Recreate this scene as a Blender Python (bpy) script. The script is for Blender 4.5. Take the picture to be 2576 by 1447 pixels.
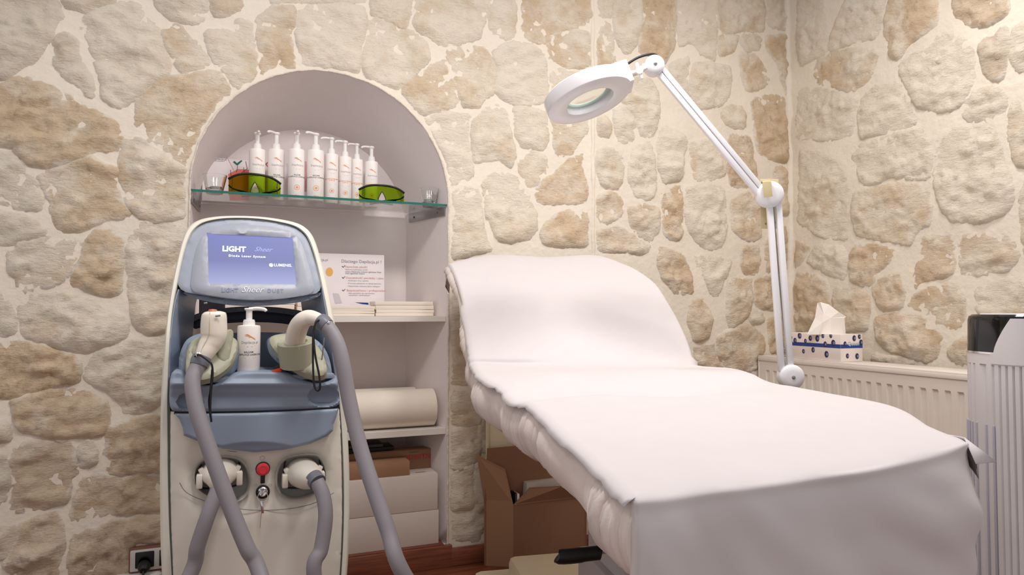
import bpy, bmesh, math, random
import numpy as np
from mathutils import Vector, Matrix, noise
from mathutils.geometry import delaunay_2d_cdt
random.seed(7)
for o in list(bpy.data.objects): bpy.data.objects.remove(o)
SC = bpy.context.scene
COL = SC.collection
PI = math.pi
# ------------------------------------------------------------ camera
FPX, PW, PH, EYE = 1750.0, 2576, 1447, 0.92
PITCH, YAW = math.atan(60/FPX), math.radians(67.9)
FW = Vector((math.cos(YAW)*math.cos(PITCH), math.sin(YAW)*math.cos(PITCH), math.sin(PITCH)))
RT = Vector((math.sin(YAW), -math.cos(YAW), 0)); UP = RT.cross(FW)
CAM = Vector((0, -2.4555, EYE))
cd = bpy.data.cameras.new('camera'); cam = bpy.data.objects.new('camera', cd); COL.objects.link(cam)
cd.sensor_width = 36; cd.lens = 36*FPX/PW; cd.clip_start = .02
cam.matrix_world = Matrix(((RT.x, UP.x, -FW.x, CAM.x), (RT.y, UP.y, -FW.y, CAM.y), (RT.z, UP.z, -FW.z, CAM.z), (0, 0, 0, 1)))
SC.camera = cam
# ------------------------------------------------------------ light
SC.view_settings.view_transform = 'Standard'; SC.view_settings.look = 'None'
SC.view_settings.exposure = 0.07; SC.view_settings.gamma = 1; SC.view_settings.use_curve_mapping = False
w = bpy.data.worlds.new('world'); SC.world = w; w.use_nodes = True
w.node_tree.nodes['Background'].inputs[0].default_value = (1.0, .95, .945, 1)
w.node_tree.nodes['Background'].inputs[1].default_value = 0.54
def area(loc, to, size, power, col=(1, .94, .905), spread=160):
    l = bpy.data.lights.new('ceiling_lamp_light', 'AREA'); l.shape = 'DISK'; l.size = size; l.energy = power; l.color = col
    l.spread = math.radians(spread)
    o = bpy.data.objects.new('ceiling_lamp_light', l); COL.objects.link(o); o.location = loc
    o.rotation_euler = (Vector(to)-Vector(loc)).to_track_quat('-Z', 'Y').to_euler(); return o
area((.3, -1.35, 2.45), (.35, -.7, 0), .35, 11)
area((1.15, -1.45, 2.45), (1.1, -.7, 0), .35, 11)
area((1.9, -1.1, 2.45), (1.9, -.5, 0), .3, 8)
area((-.6, -1.2, 2.45), (-.4, -.6, 0), .3, 2.5)

# ------------------------------------------------------------ helpers
def ray(x, y): return FW + RT*((x-PW/2)/FPX) - UP*((y-PH/2)/FPX)
def on_plane(x, y, p, n):
    d = ray(x, y); p = Vector(p); n = Vector(n); return CAM + d*((p-CAM).dot(n)/d.dot(n))
def onY(x, y, Y=0): return on_plane(x, y, (0, Y, 0), (0, 1, 0))
def onZ(x, y, Z): return on_plane(x, y, (0, 0, Z), (0, 0, 1))
def at_depth(x, y, z): return CAM + ray(x, y)*z
def lin(c):
    return tuple(((v/255)/12.92 if v/255 <= .04045 else ((v/255+.055)/1.055)**2.4) for v in c[:3])+(1,)
def srgb(h): return lin(h)
MATS = {}
def mat(name, col, rough=.5, metal=0, var=0, scale=20, bump=0, bscale=60, trans=0, ior=1.45, coat=0, emit=0, sheen=0):
    if name in MATS: return MATS[name]
    m = bpy.data.materials.new(name); m.use_nodes = True; nt = m.node_tree; b = nt.nodes['Principled BSDF']
    c = lin(col); b.inputs['Base Color'].default_value = c
    b.inputs['Roughness'].default_value = rough; b.inputs['Metallic'].default_value = metal
    b.inputs['Transmission Weight'].default_value = trans; b.inputs['IOR'].default_value = ior
    b.inputs['Coat Weight'].default_value = coat; b.inputs['Sheen Weight'].default_value = sheen
    tc = nt.nodes.new('ShaderNodeTexCoord')
    n = nt.nodes.new('ShaderNodeTexNoise'); n.inputs['Scale'].default_value = scale; n.inputs['Detail'].default_value = 4
    nt.links.new(tc.outputs['Object'], n.inputs['Vector'])
    if not trans:
        mx = nt.nodes.new('ShaderNodeMix'); mx.data_type = 'RGBA'
        v = var if var else .03
        mx.inputs[6].default_value = tuple(x*(1-v) for x in c[:3])+(1,); mx.inputs[7].default_value = tuple(min(1, x*(1+v)) for x in c[:3])+(1,)
        nt.links.new(n.outputs[0], mx.inputs[0]); nt.links.new(mx.outputs[2], b.inputs['Base Color'])
    if emit:
        b.inputs['Emission Color'].default_value = c; b.inputs['Emission Strength'].default_value = emit
    if bump:
        n2 = nt.nodes.new('ShaderNodeTexNoise'); n2.inputs['Scale'].default_value = bscale; n2.inputs['Detail'].default_value = 6
        nt.links.new(tc.outputs['Object'], n2.inputs['Vector'])
        bp = nt.nodes.new('ShaderNodeBump'); bp.inputs['Strength'].default_value = bump; bp.inputs['Distance'].default_value = .01
        nt.links.new(n2.outputs[0], bp.inputs['Height']); nt.links.new(bp.outputs[0], b.inputs['Normal'])
    MATS[name] = m; return m
def link(name, me, m, parent=None, smooth=False, **props):
    me.update()
    o = bpy.data.objects.new(name, me); COL.objects.link(o)
    if m:
        for q in (m if isinstance(m, (list, tuple)) else [m]): me.materials.append(q)
    if smooth: me.polygons.foreach_set('use_smooth', [True]*len(me.polygons))
    if parent: o.parent = parent; o.matrix_parent_inverse = Matrix.Translation(-parent.location) if parent.type == 'EMPTY' or parent.location.length else Matrix.Identity(4)
    for k, v in props.items(): o[k] = v
    return o
def pydata(name, vs, fs, m, parent=None, smooth=False, **props):
    me = bpy.data.meshes.new(name); me.from_pydata([tuple(v) for v in vs], [], fs)
    return link(name, me, m, parent, smooth, **props)
def from_bm(name, bm, m, parent=None, smooth=False, **props):
    bmesh.ops.recalc_face_normals(bm, faces=bm.faces)
    me = bpy.data.meshes.new(name); bm.to_mesh(me); bm.free()
    return link(name, me, m, parent, smooth, **props)
def thing(name, loc, label, cat, group=None):
    o = bpy.data.objects.new(name, None); COL.objects.link(o); o.location = loc; o.empty_display_size = .05
    o['label'] = label; o['category'] = cat
    if group: o['group'] = group
    return o
def tag(o, label, cat, group=None):
    o['label'] = label; o['category'] = cat
    if group: o['group'] = group
    return o
def struct(o): o['kind'] = 'structure'; return o
def autosmooth(o, ang=35):
    me = o.data; me.polygons.foreach_set('use_smooth', [True]*len(me.polygons))
    bm = bmesh.new(); bm.from_mesh(me)
    for e in bm.edges:
        if len(e.link_faces) == 2 and e.calc_face_angle(0) > math.radians(ang): e.smooth = False
    bm.to_mesh(me); bm.free(); return o
def add_box(bm, c, s, rot=None, bevel=0, seg=2):
    g = bmesh.ops.create_cube(bm, size=1); vs = g['verts']
    M = Matrix.Translation(Vector(c)) @ (rot.to_4x4() if rot else Matrix.Identity(4)) @ Matrix.Diagonal((*s, 1))
    bmesh.ops.transform(bm, matrix=M, verts=vs)
    if bevel:
        es = list({e for v in vs for e in v.link_edges})
        bmesh.ops.bevel(bm, geom=es, offset=bevel, segments=seg, affect='EDGES', profile=.5)
def box(name, c, s, m, parent=None, rot=None, bevel=.002, **props):
    bm = bmesh.new(); add_box(bm, c, s, rot, bevel); o = from_bm(name, bm, m, parent, **props); return autosmooth(o)
def smooth_path(pts, n=6, closed=False):
    P = [Vector(p) for p in pts]; out = []
    N = len(P)
    for i in range(N if closed else N-1):
        p0 = P[(i-1) % N] if closed or i > 0 else P[0]; p1 = P[i]; p2 = P[(i+1) % N]; p3 = P[(i+2) % N] if closed or i+2 < N else P[-1]
        for k in range(n):
            t = k/n
            out.append(.5*((2*p1)+(p2-p0)*t+(2*p0-5*p1+4*p2-p3)*t*t+(3*p1-p0-3*p2+p3)*t**3))
    if not closed: out.append(P[-1])
    return out
def tube(name, pts, rad, m, parent=None, seg=12, closed=False, flat=(1, 1), caps=True, upv=None, **props):
    P = [Vector(p) for p in pts]; N = len(P)
    R = rad if isinstance(rad, (list, tuple)) else [rad]*N
    vs = []; fs = []
    t0 = (P[1]-P[0]).normalized(); u = (upv or (Vector((0, 0, 1)) if abs(t0.z) < .9 else Vector((1, 0, 0))))
    u = (u-t0*u.dot(t0)).normalized()
    for i in range(N):
        a = P[(i-1) % N] if (closed or i > 0) else P[0]; b = P[(i+1) % N] if (closed or i < N-1) else P[-1]
        t = (b-a).normalized(); u = (u-t*u.dot(t)).normalized(); v = t.cross(u)
        for k in range(seg):
            q = 2*PI*k/seg; vs.append(P[i]+u*math.cos(q)*R[i]*flat[0]+v*math.sin(q)*R[i]*flat[1])
    M = N if closed else N-1
    for i in range(M):
        for k in range(seg):
            j = (i+1) % N; fs.append((i*seg+k, i*seg+(k+1) % seg, j*seg+(k+1) % seg, j*seg+k))
    if caps and not closed: fs += [tuple(range(seg))[::-1], tuple(range((N-1)*seg, N*seg))]
    o = pydata(name, vs, fs, m, parent, True, **props)
    return autosmooth(o, 60)
def frame_from(axis, ref=None):
    z = Vector(axis).normalized(); r = Vector(ref) if ref else (Vector((0, 0, 1)) if abs(z.z) < .9 else Vector((1, 0, 0)))
    x = (r-z*r.dot(z)).normalized(); y = z.cross(x)
    return Matrix((x, y, z)).transposed()
def lathe(name, prof, c, axis, m, parent=None, seg=32, **props):
    R = frame_from(axis); vs = []; fs = []
    for r, h in prof:
        for k in range(seg):
            a = 2*PI*k/seg; vs.append(Vector(c)+R @ Vector((r*math.cos(a), r*math.sin(a), h)))
    for i in range(len(prof)-1):
        for k in range(seg): fs.append((i*seg+k, i*seg+(k+1) % seg, (i+1)*seg+(k+1) % seg, (i+1)*seg+k))
    if prof[0][0] > 1e-4 and prof[0] != prof[-1]: fs.append(tuple(range(seg))[::-1])
    if prof[-1][0] > 1e-4 and prof[0] != prof[-1]: fs.append(tuple(range((len(prof)-1)*seg, len(prof)*seg)))
    me = bpy.data.meshes.new(name); me.from_pydata([tuple(v) for v in vs], [], fs)
    bm = bmesh.new(); bm.from_mesh(me); bmesh.ops.remove_doubles(bm, verts=bm.verts, dist=1e-6); bmesh.ops.recalc_face_normals(bm, faces=bm.faces); bm.to_mesh(me); bm.free()
    return autosmooth(link(name, me, m, parent, True, **props), 40)
def inside(poly, x, y):
    r = False; n = len(poly); j = n-1
    for i in range(n):
        xi, yi = poly[i][0], poly[i][1]; xj, yj = poly[j][0], poly[j][1]
        if (yi > y) != (yj > y) and x < (xj-xi)*(y-yi)/(yj-yi)+xi: r = not r
        j = i
    return r
def dist_to(poly, P):
    P = np.asarray(P, float); A = np.asarray([p[:2] for p in poly], float); B = np.roll(A, -1, 0); D = B-A
    L = (D**2).sum(1)+1e-12
    T = np.clip(((P[:, None, :]-A[None])*D[None]).sum(2)/L, 0, 1)
    Q = A[None]+T[..., None]*D[None]
    return np.sqrt(((P[:, None, :]-Q)**2).sum(2)).min(1)
def resample(poly, step, close=True):
    out = []; n = len(poly)
    for i in range(n if close else n-1):
        a = poly[i]; b = poly[(i+1) % n]; L = math.dist(a[:2], b[:2]); k = max(1, int(round(L/step)))
        for q in range(k): out.append((a[0]+(b[0]-a[0])*q/k, a[1]+(b[1]-a[1])*q/k))
    if not close: out.append(tuple(poly[-1][:2]))
    return out
def chaikin(poly, n=1):
    for _ in range(n):
        o = []
        for i in range(len(poly)):
            a = poly[i]; b = poly[(i+1) % len(poly)]
            o += [(a[0]*.75+b[0]*.25, a[1]*.75+b[1]*.25), (a[0]*.25+b[0]*.75, a[1]*.25+b[1]*.75)]
        poly = o
    return poly
def fill(poly, step, holes=(), jitter=.25, margin=.45):
    loops = [list(poly)]+[list(h) for h in holes]
    pts = []; edges = []
    for lp in loops:
        s = len(pts); pts += [tuple(p[:2]) for p in lp]; edges += [(s+i, s+(i+1) % len(lp)) for i in range(len(lp))]
    xs = [p[0] for p in poly]; ys = [p[1] for p in poly]
    g = []; rr = random.Random(int(abs(xs[0]*1000)+len(xs)))
    y = min(ys)+step/2; row = 0
    while y < max(ys):
        x = min(xs)+(step/2 if row % 2 else 0)
        while x < max(xs):
            q = (x+rr.uniform(-jitter, jitter)*step, y+rr.uniform(-jitter, jitter)*step)
            if inside(poly, *q) and not any(inside(h, *q) for h in holes): g.append(q)
            x += step
        y += step*.9; row += 1
    if g:
        keep = np.ones(len(g), bool)
        for lp in loops: keep &= dist_to(lp, g) > step*margin
        pts += [q for q, k in zip(g, keep) if k]
    r = delaunay_2d_cdt([Vector(p) for p in pts], edges, [], 0, 1e-7)
    V = [(v.x, v.y) for v in r[0]]; F = []
    for f in r[2]:
        cx = sum(V[i][0] for i in f)/3; cy = sum(V[i][1] for i in f)/3
        if inside(poly, cx, cy) and not any(inside(h, cx, cy) for h in holes): F.append(tuple(f))
    used = sorted({i for f in F for i in f}); mp = {i: k for k, i in enumerate(used)}
    V = [V[i] for i in used]; F = [tuple(mp[i] for i in f) for f in F]
    D = np.full(len(V), 1e9)
    for lp in loops: D = np.minimum(D, dist_to(lp, V))
    return V, F, D
def boundary_edges(F):
    c = {}
    for f in F:
        for i in range(len(f)):
            a, b = f[i], f[(i+1) % len(f)]; c[(a, b)] = 1
    return [e for e in c if (e[1], e[0]) not in c]
def fbm(p, sc, o=4, H=.9):
    return noise.fractal(Vector(p)*sc, H, 2.0, o)
def text(name, s, loc, xdir, updir, size, m, parent=None, shear=0, align='CENTER', extrude=.0003, bold=0, space=1, **props):
    cu = bpy.data.curves.new(name, 'FONT'); cu.body = s; cu.size = size; cu.align_x = align; cu.align_y = 'CENTER'; cu.shear = shear
    cu.extrude = extrude; cu.offset = bold; cu.resolution_u = 2; cu.space_character = space
    to = bpy.data.objects.new('tmp', cu); COL.objects.link(to)
    dg = bpy.context.evaluated_depsgraph_get(); me = bpy.data.meshes.new_from_object(to.evaluated_get(dg))
    bpy.data.objects.remove(to); bpy.data.curves.remove(cu)
    x = Vector(xdir).normalized(); u = Vector(updir); u = (u-x*u.dot(x)).normalized(); n = x.cross(u)
    M = Matrix.Translation(Vector(loc)) @ Matrix((x, u, n)).transposed().to_4x4()
    me.transform(M)
    return link(name, me, m, parent, **props)

# ------------------------------------------------------------ materials
def stone_mat():
    m = bpy.data.materials.new('limestone'); m.use_nodes = True; nt = m.node_tree; b = nt.nodes['Principled BSDF']; N = nt.nodes.new; L = nt.links.new
    tc = N('ShaderNodeTexCoord'); at = N('ShaderNodeAttribute'); at.attribute_type = 'OBJECT'; at.attribute_name = 'tint'
    ag = N('ShaderNodeAttribute'); ag.attribute_type = 'OBJECT'; ag.attribute_name = 'grey'
    def nz(sc, det=6, rough=.6, dist=0):
        n = N('ShaderNodeTexNoise'); n.inputs['Scale'].default_value = sc; n.inputs['Detail'].default_value = det; n.inputs['Roughness'].default_value = rough
        n.inputs['Distortion'].default_value = dist; L(tc.outputs['Object'], n.inputs['Vector']); return n.outputs[0]
    def mix(f, a, c):
        x = N('ShaderNodeMix'); x.data_type = 'RGBA'; L(f, x.inputs[0])
        for s, v in ((6, a), (7, c)):
            if isinstance(v, tuple): x.inputs[s].default_value = v
            else: L(v, x.inputs[s])
        return x.outputs[2]
    def mth(op, a, c, d=None):
        x = N('ShaderNodeMath'); x.operation = op
        for i, v in enumerate((a, c, d)):
            if v is None: continue
            if isinstance(v, (int, float)): x.inputs[i].default_value = v
            else: L(v, x.inputs[i])
        return x.outputs[0]
    def smooth(v, lo, hi):
        x = N('ShaderNodeMapRange'); x.interpolation_type = 'SMOOTHSTEP'; x.inputs[1].default_value = lo; x.inputs[2].default_value = hi; L(v, x.inputs[0]); return x.outputs[0]
    big = mth('ADD', nz(7, 6, .62, .3), mth('MULTIPLY_ADD', at.outputs['Fac'], .42, -.21))
    f1 = smooth(big, .40, .72)
    c = mix(mth('MULTIPLY', f1, .85), lin((236, 226, 209)), lin((212, 186, 152)))
    f2 = smooth(mth('ADD', nz(23, 8, .7, .5), mth('MULTIPLY_ADD', at.outputs['Fac'], .30, -.26)), .50, .74)
    c = mix(mth('MULTIPLY', f2, .60), c, lin((160, 130, 98)))
    f3 = smooth(nz(55, 6, .75), .48, .75)
    c = mix(mth('MULTIPLY', f3, .30), c, lin((236, 226, 210)))
    f6 = smooth(nz(90, 5, .8), .52, .78)
    c = mix(mth('MULTIPLY', f6, mth('MULTIPLY_ADD', at.outputs['Fac'], .30, .12)), c, lin((150, 122, 92)))
    c = mix(mth('MULTIPLY', ag.outputs['Fac'], .7), c, mix(f2, lin((196, 186, 172)), lin((150, 138, 122))))
    # mortar smears over parts of the stone
    f4 = smooth(nz(5.5, 4, .5, .6), .60, .70)
    c = mix(mth('MULTIPLY', f4, .55), c, lin((226, 216, 200)))
    ar_ = N('ShaderNodeAttribute'); ar_.attribute_type = 'GEOMETRY'; ar_.attribute_name = 'rim'
    f5 = smooth(mth('ADD', ar_.outputs['Fac'], mth('MULTIPLY_ADD', nz(13, 5, .6, .4), 1.5, -.75)), .02, .36)
    c = mix(f5, lin((230, 221, 206)), c)
    L(c, b.inputs['Base Color']); b.inputs['Roughness'].default_value = .82
    b.inputs['Specular IOR Level'].default_value = .25
    bp = N('ShaderNodeBump'); bp.inputs['Strength'].default_value = .9; bp.inputs['Distance'].default_value = .009
    mp = N('ShaderNodeMapping'); mp.inputs['Scale'].default_value = (1, 1, 2.2); mp.inputs['Rotation'].default_value = (0, .35, 0); L(tc.outputs['Object'], mp.inputs[0])
    n9 = N('ShaderNodeTexNoise'); n9.inputs['Scale'].default_value = 48; n9.inputs['Detail'].default_value = 9; n9.inputs['Roughness'].default_value = .68; L(mp.outputs[0], n9.inputs['Vector'])
    L(n9.outputs[0], bp.inputs['Height']); L(bp.outputs[0], b.inputs['Normal'])
    return m
STONE = stone_mat()
MORTAR = mat('lime_mortar', (230, 221, 206), .88, var=.08, scale=5, bump=.35, bscale=45)
PLASTER = mat('white_plaster', (232, 223, 222), .7, var=.03, bump=.06, bscale=30)
WHITE = mat('white_plastic', (236, 234, 232), .32)
SHELFW = mat('white_laminate', (232, 226, 218), .3)
CREAMP = mat('cream_plastic', (226, 220, 208), .38)
FRAMEM = mat('ivory_shell_plastic', (232, 229, 216), .35)
BLUE = mat('blue_grey_plastic', (140, 153, 172), .42)
BLUE2 = mat('light_blue_grey_plastic', (158, 166, 180), .4)
BLUE3 = mat('grey_blue_panel_plastic', (160, 165, 176), .36)
OLIVE = mat('olive_grey_plastic', (170, 170, 148), .5)
DARK = mat('dark_navy_plastic', (58, 60, 76), .5)
GREYD = mat('grey_handle_plastic', (120, 124, 132), .45)
BLACK = mat('black_rubber', (24, 24, 26), .45)
BLACKG = mat('black_gloss_plastic', (14, 14, 16), .08)
HOSE = mat('grey_hose_rubber', (138, 134, 139), .5)
HOSE2 = mat('grey_collar_rubber', (112, 114, 124), .4)
CHROME = mat('chrome', (225, 225, 225), .12, 1)
STEEL = mat('brushed_steel', (175, 175, 178), .3, 1)
RED = mat('red_button_plastic', (205, 52, 62), .3)
GLASS = mat('clear_glass', (250, 252, 250), .02, trans=1, ior=1.45)
GLASSE = mat('green_glass_edge', (30, 108, 96), .12, coat=.5)
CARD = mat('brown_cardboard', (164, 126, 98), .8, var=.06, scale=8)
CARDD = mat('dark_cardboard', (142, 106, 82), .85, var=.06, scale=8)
PAPER = mat('paper_sheet', (212, 206, 207), .7, sheen=.2, bump=.02, bscale=200)
TERRY = mat('white_terry_cover', (232, 219, 212), .9, sheen=.3, bump=.08, bscale=300)
BEIGE = mat('beige_vinyl', (226, 213, 186), .5)
BRASSY = mat('beige_painted_metal', (205, 190, 148), .4)
INKG = mat('grey_ink', (150, 146, 150), .6)
INKD = mat('dark_ink', (86, 84, 92), .6)
INKO = mat('orange_ink', (232, 150, 90), .6)
INKR = mat('red_ink', (196, 60, 70), .6)
INKGR = mat('green_ink', (30, 104, 92), .6)
INKN = mat('navy_ink', (30, 62, 132), .5)

# ------------------------------------------------------------ room shell
NX0, NX1, NR, NZC = -.123, .743, .433, 1.320      # niche front opening
NCX = (NX0+NX1)/2
BX0, BX1, BZC, BY = -.105, .655, 1.235, .29
def arch_pts(x0, x1, zc, zb, n=40):
    r = (x1-x0)/2; cx = (x0+x1)/2
    pts = [(x0, zb+(zc-zb)*k/16) for k in range(16)]
    pts += [(cx-r*math.cos(PI*k/n), zc+r*math.sin(PI*k/n)) for k in range(n+1)]
    pts += [(x1, zc+(zb-zc)*k/16) for k in range(1, 17)]
    return pts
XB = onY(1492, 600).x                 # where the back wall bends
DA = math.radians(8); DN = Vector((math.sin(DA), -math.cos(DA), 0)); DD = Vector((math.cos(DA), math.sin(DA), 0)); DP = Vector((XB, 0, 0))
COR = on_plane(1988, 600, DP, DN); COR.z = 0; DL = (COR-DP).length
RA = math.radians(88.2); RD = Vector((-math.cos(RA), -math.sin(RA), 0)); RN = Vector((-math.sin(RA), math.cos(RA), 0))
class Wall:
    def __init__(s, name, o, d, n, u0, u1, side): s.name, s.o, s.d, s.n, s.u0, s.u1 = name, Vector(o), Vector(d), Vector(n), u0, u1
    def uv(s, x, y):
        p = on_plane(x, y, s.o, s.n); return ((p-s.o).dot(s.d), p.z)
    def P(s, u, v, h=0): return s.o+s.d*u+Vector((0, 0, v))+s.n*h
WB = Wall('wall_back', (0, 0, 0), (1, 0, 0), (0, -1, 0), -1.7, XB, 0)
WD = Wall('wall_back_right', DP, DD, DN, 0, DL, 0)
WR = Wall('wall_right', COR, RD, RN, 0, 2.6, 0)
TOP = 2.78
def mortar_h(W, u, v):
    p = W.P(u, v); return .006*fbm(p, 5)+.0025*fbm(p, 28)
def build_wall(W, outline):
    V, F, D = fill(resample(outline, .03), .03)
    vs = [W.P(u, v, mortar_h(W, u, v)*min(1, d/.03)) for (u, v), d in zip(V, D)]
    o = pydata(W.name, vs, F, MORTAR, None, True); struct(o)
    return o
ap = arch_pts(NX0, NX1, NZC, 0)
wall_back = build_wall(WB, [(-1.7, 0)]+ap+[(XB, 0), (XB, TOP), (-1.7, TOP)])
wall_diag = build_wall(WD, [(0, 0), (DL, 0), (DL, TOP), (0, TOP)])
wall_right = build_wall(WR, [(0, 0), (2.6, 0), (2.6, TOP), (0, TOP)])
for o in (wall_back, wall_diag, wall_right):
    pass
# rounded mortar ribs where walls meet
def rib(name, x, r, par):
    pts = [Vector((x.x+.006*fbm((0, 0, z), 6), x.y+.006*fbm((3, 0, z), 6), z)) for z in np.linspace(0, TOP, 60)]
    return tube(name, pts, [r*(1+.5*fbm((9, 1, p.z), 7)) for p in pts], MORTAR, par, 10)
rib('mortar_joint', Vector((XB, .004, 0)), .009, wall_back)
rib('mortar_joint', COR+(DN+RN)*.002, .02, wall_diag)

STONES_B = """0,0 128,0 150,30 163,47 140,50 128,80 133,92 115,105 85,150 60,165 30,185 10,192 0,190|.38|.35
158,0 285,0 288,6 255,15 220,26 205,25 175,22 163,12|.45|.3
190,62 235,28 300,10 345,8 355,30 375,50 395,65 402,95 420,125 432,160 430,180 418,192 400,195 370,215 345,235 315,262 292,272 268,255 258,240 255,215 245,155 225,110 200,75|.25|0
145,87 170,85 190,100 197,130 215,170 230,200 235,245 220,240 200,215 185,205 160,190 135,165 142,130 136,105|.5|.25
405,70 455,60 465,80 480,100 510,125 535,165 500,172 460,180 447,170 430,140 415,110|.55|0
375,0 520,0 515,50 490,62 470,55 430,50 395,20|.2|0
565,0 612,0 608,18 590,28 565,38 532,40 530,10|.6|.2
515,85 550,78 580,68 600,45 632,48 637,80 638,120 645,160 640,195 615,212 597,228 585,215 560,180 530,135 515,110|.4|0
535,178 548,185 565,210 580,235 565,250 545,280 525,310 510,340 497,375 490,410 480,425 465,420 440,405 415,385 400,370 360,345 345,320 342,285 345,260 365,230 400,205 450,192 500,185|.75|0
10,210 45,195 100,205 160,235 200,262 250,280 290,310 310,350 290,380 250,375 215,390 180,405 140,415 110,420 80,415 50,390 25,365 0,355 0,260|.85|.1
308,355 345,350 375,365 400,380 430,405 475,428 478,445 475,500 474,545 440,550 400,555 352,548 325,520 310,480 298,455 302,400|.55|0
95,450 135,425 175,410 230,395 270,420 295,430 285,460 305,500 330,540 300,548 250,555 210,575 180,583 150,575 130,545 125,500 105,470|.75|.1
0,370 30,385 60,420 90,460 105,510 95,530 60,525 20,510 0,505|.2|.3
0,520 50,540 100,560 120,590 80,600 40,610 0,625|.2|.35
350,575 360,555 420,552 472,550 470,570 460,600 452,650 440,700 430,760 422,830 370,840 340,820 332,780 325,720 322,660 318,620|.4|0
215,610 240,580 285,578 305,610 310,650 300,700 305,740 270,745 230,735 180,720 185,690 210,650|.8|0
20,640 60,610 120,600 170,595 205,610 195,650 175,690 150,715 110,720 60,735 45,720 25,680|.45|.2
95,745 135,740 180,742 230,760 285,790 320,810 318,840 280,860 225,885 200,890 150,870 100,860 60,845 40,800 45,760 70,745|.35|.1
0,720 15,740 25,790 40,840 0,845|.4|.3
0,870 50,862 95,865 150,885 195,905 200,930 195,960 150,968 100,978 50,1000 0,1005|1.0|0
215,925 240,890 300,870 350,850 420,845 415,900 408,960 405,1010 360,1040 310,1035 300,1010 270,985 235,965 215,955|.4|0
25,1010 70,1000 130,985 180,978 225,990 265,1020 275,1050 272,1085 250,1095 180,1098 120,1100 60,1085 40,1060|.9|0
0,1055 20,1065 25,1105 10,1110 0,1105|.4|.2
30,1130 60,1115 120,1110 180,1115 185,1150 190,1190 175,1230 170,1265 120,1275 60,1290 32,1280 38,1220 30,1170|.8|.35
198,1110 230,1105 243,1130 240,1165 215,1180 200,1170|.5|.3
268,1115 275,1080 310,1060 350,1050 400,1040 420,1060 420,1110 420,1180 350,1185 290,1195 262,1185 265,1150|1.0|.15
200,1205 240,1195 290,1205 350,1195 420,1195 420,1260 418,1280 350,1290 300,1298 240,1300 180,1310 175,1290 195,1250|.8|.1
50,1320 90,1300 140,1290 160,1330 155,1380 145,1420 140,1470 50,1470 10,1425 40,1380|.85|.25
180,1350 230,1330 290,1310 350,1300 410,1300 410,1360 335,1365 325,1400 325,1480 178,1480|.9|.2
0,1325 40,1325 42,1360 35,1400 0,1420|.6|.3
0,1135 20,1150 22,1250 0,1310|.3|.5
642,38 690,18 735,15 743,30 738,70 733,110 738,160 745,174 700,182 660,196 655,150 648,90|.7|0
748,35 770,12 820,8 880,12 915,20 920,45 915,80 908,115 905,150 903,180 860,175 800,172 765,170 755,130 748,80|.12|0
925,50 955,45 1000,65 1040,80 1070,100 1080,130 1075,155 1050,180 1025,205 1002,220 985,222 960,206 922,190 915,150 920,100|.4|0
935,0 1040,0 1030,30 1025,65 1015,70 975,50 935,38|.5|0
650,0 925,0 920,7 800,3 735,6 680,12|.25|0
1055,0 1220,0 1235,30 1215,60 1205,95 1170,105 1130,112 1110,118 1085,95 1050,75 1038,60|.35|0
1085,160 1120,150 1128,175 1145,215 1157,250 1155,262 1125,275 1090,280 1064,290 1045,270 1020,245 1010,232 1020,215 1050,190|.65|0
1120,130 1150,118 1200,112 1225,125 1235,140 1245,170 1250,200 1240,235 1215,250 1205,270 1165,270 1160,240 1140,190|.6|0
1058,306 1070,300 1110,285 1160,285 1185,290 1180,330 1185,400 1190,440 1170,460 1122,468 1121,440 1108,400 1090,355|.15|0
1190,300 1215,280 1240,262 1270,275 1280,310 1290,360 1298,395 1285,420 1260,400 1210,405 1192,410|.35|0
1240,10 1270,0 1295,20 1295,70 1290,100 1262,95 1235,80 1230,45|.5|0
1312,10 1320,0 1484,0 1486,45 1478,60 1430,70 1390,85 1370,110 1340,105 1315,90|.7|0
1240,130 1290,105 1340,115 1370,140 1380,190 1375,250 1350,260 1310,270 1270,250 1245,230 1255,180|.15|0
1375,110 1400,85 1450,75 1484,85 1486,120 1484,160 1470,170 1420,170 1385,150|.6|0
1385,180 1440,175 1482,185 1482,230 1440,240 1390,235|.35|0
1290,275 1320,270 1375,275 1375,340 1372,375 1340,372 1315,370 1300,340|.5|0
1385,300 1430,310 1478,300 1476,330 1460,350 1440,390 1400,390 1390,350|.6|0
1315,395 1340,380 1370,390 1380,420 1360,445 1340,480 1315,450 1305,420|.5|0
1345,480 1370,450 1395,440 1430,400 1465,385 1470,440 1476,500 1460,510 1400,512 1360,510 1345,500|.8|0
1400,540 1440,530 1476,530 1477,580 1475,620 1420,618 1365,615 1362,585 1375,560|.8|0
1215,460 1240,435 1290,430 1310,460 1335,500 1350,530 1350,580 1330,600 1280,610 1250,600 1240,570 1225,540 1218,490|.4|0
1130,475 1190,470 1212,490 1212,550 1220,600 1235,630 1180,640 1134,650 1132,560|.2|0
1133,700 1150,720 1160,780 1170,830 1165,900 1180,960 1175,970 1134,965 1133,830|.45|.1
1136,980 1190,985 1208,1040 1214,1065 1180,1070 1134,1068|.5|.1
1134,1080 1214,1075 1212,1130 1200,1160 1160,1180 1134,1182|.5|.15
1134,1195 1195,1165 1203,1200 1210,1270 1170,1280 1134,1285|.5|.1
1134,1297 1211,1282 1211,1355 1180,1362 1136,1358|.4|.1"""
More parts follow.
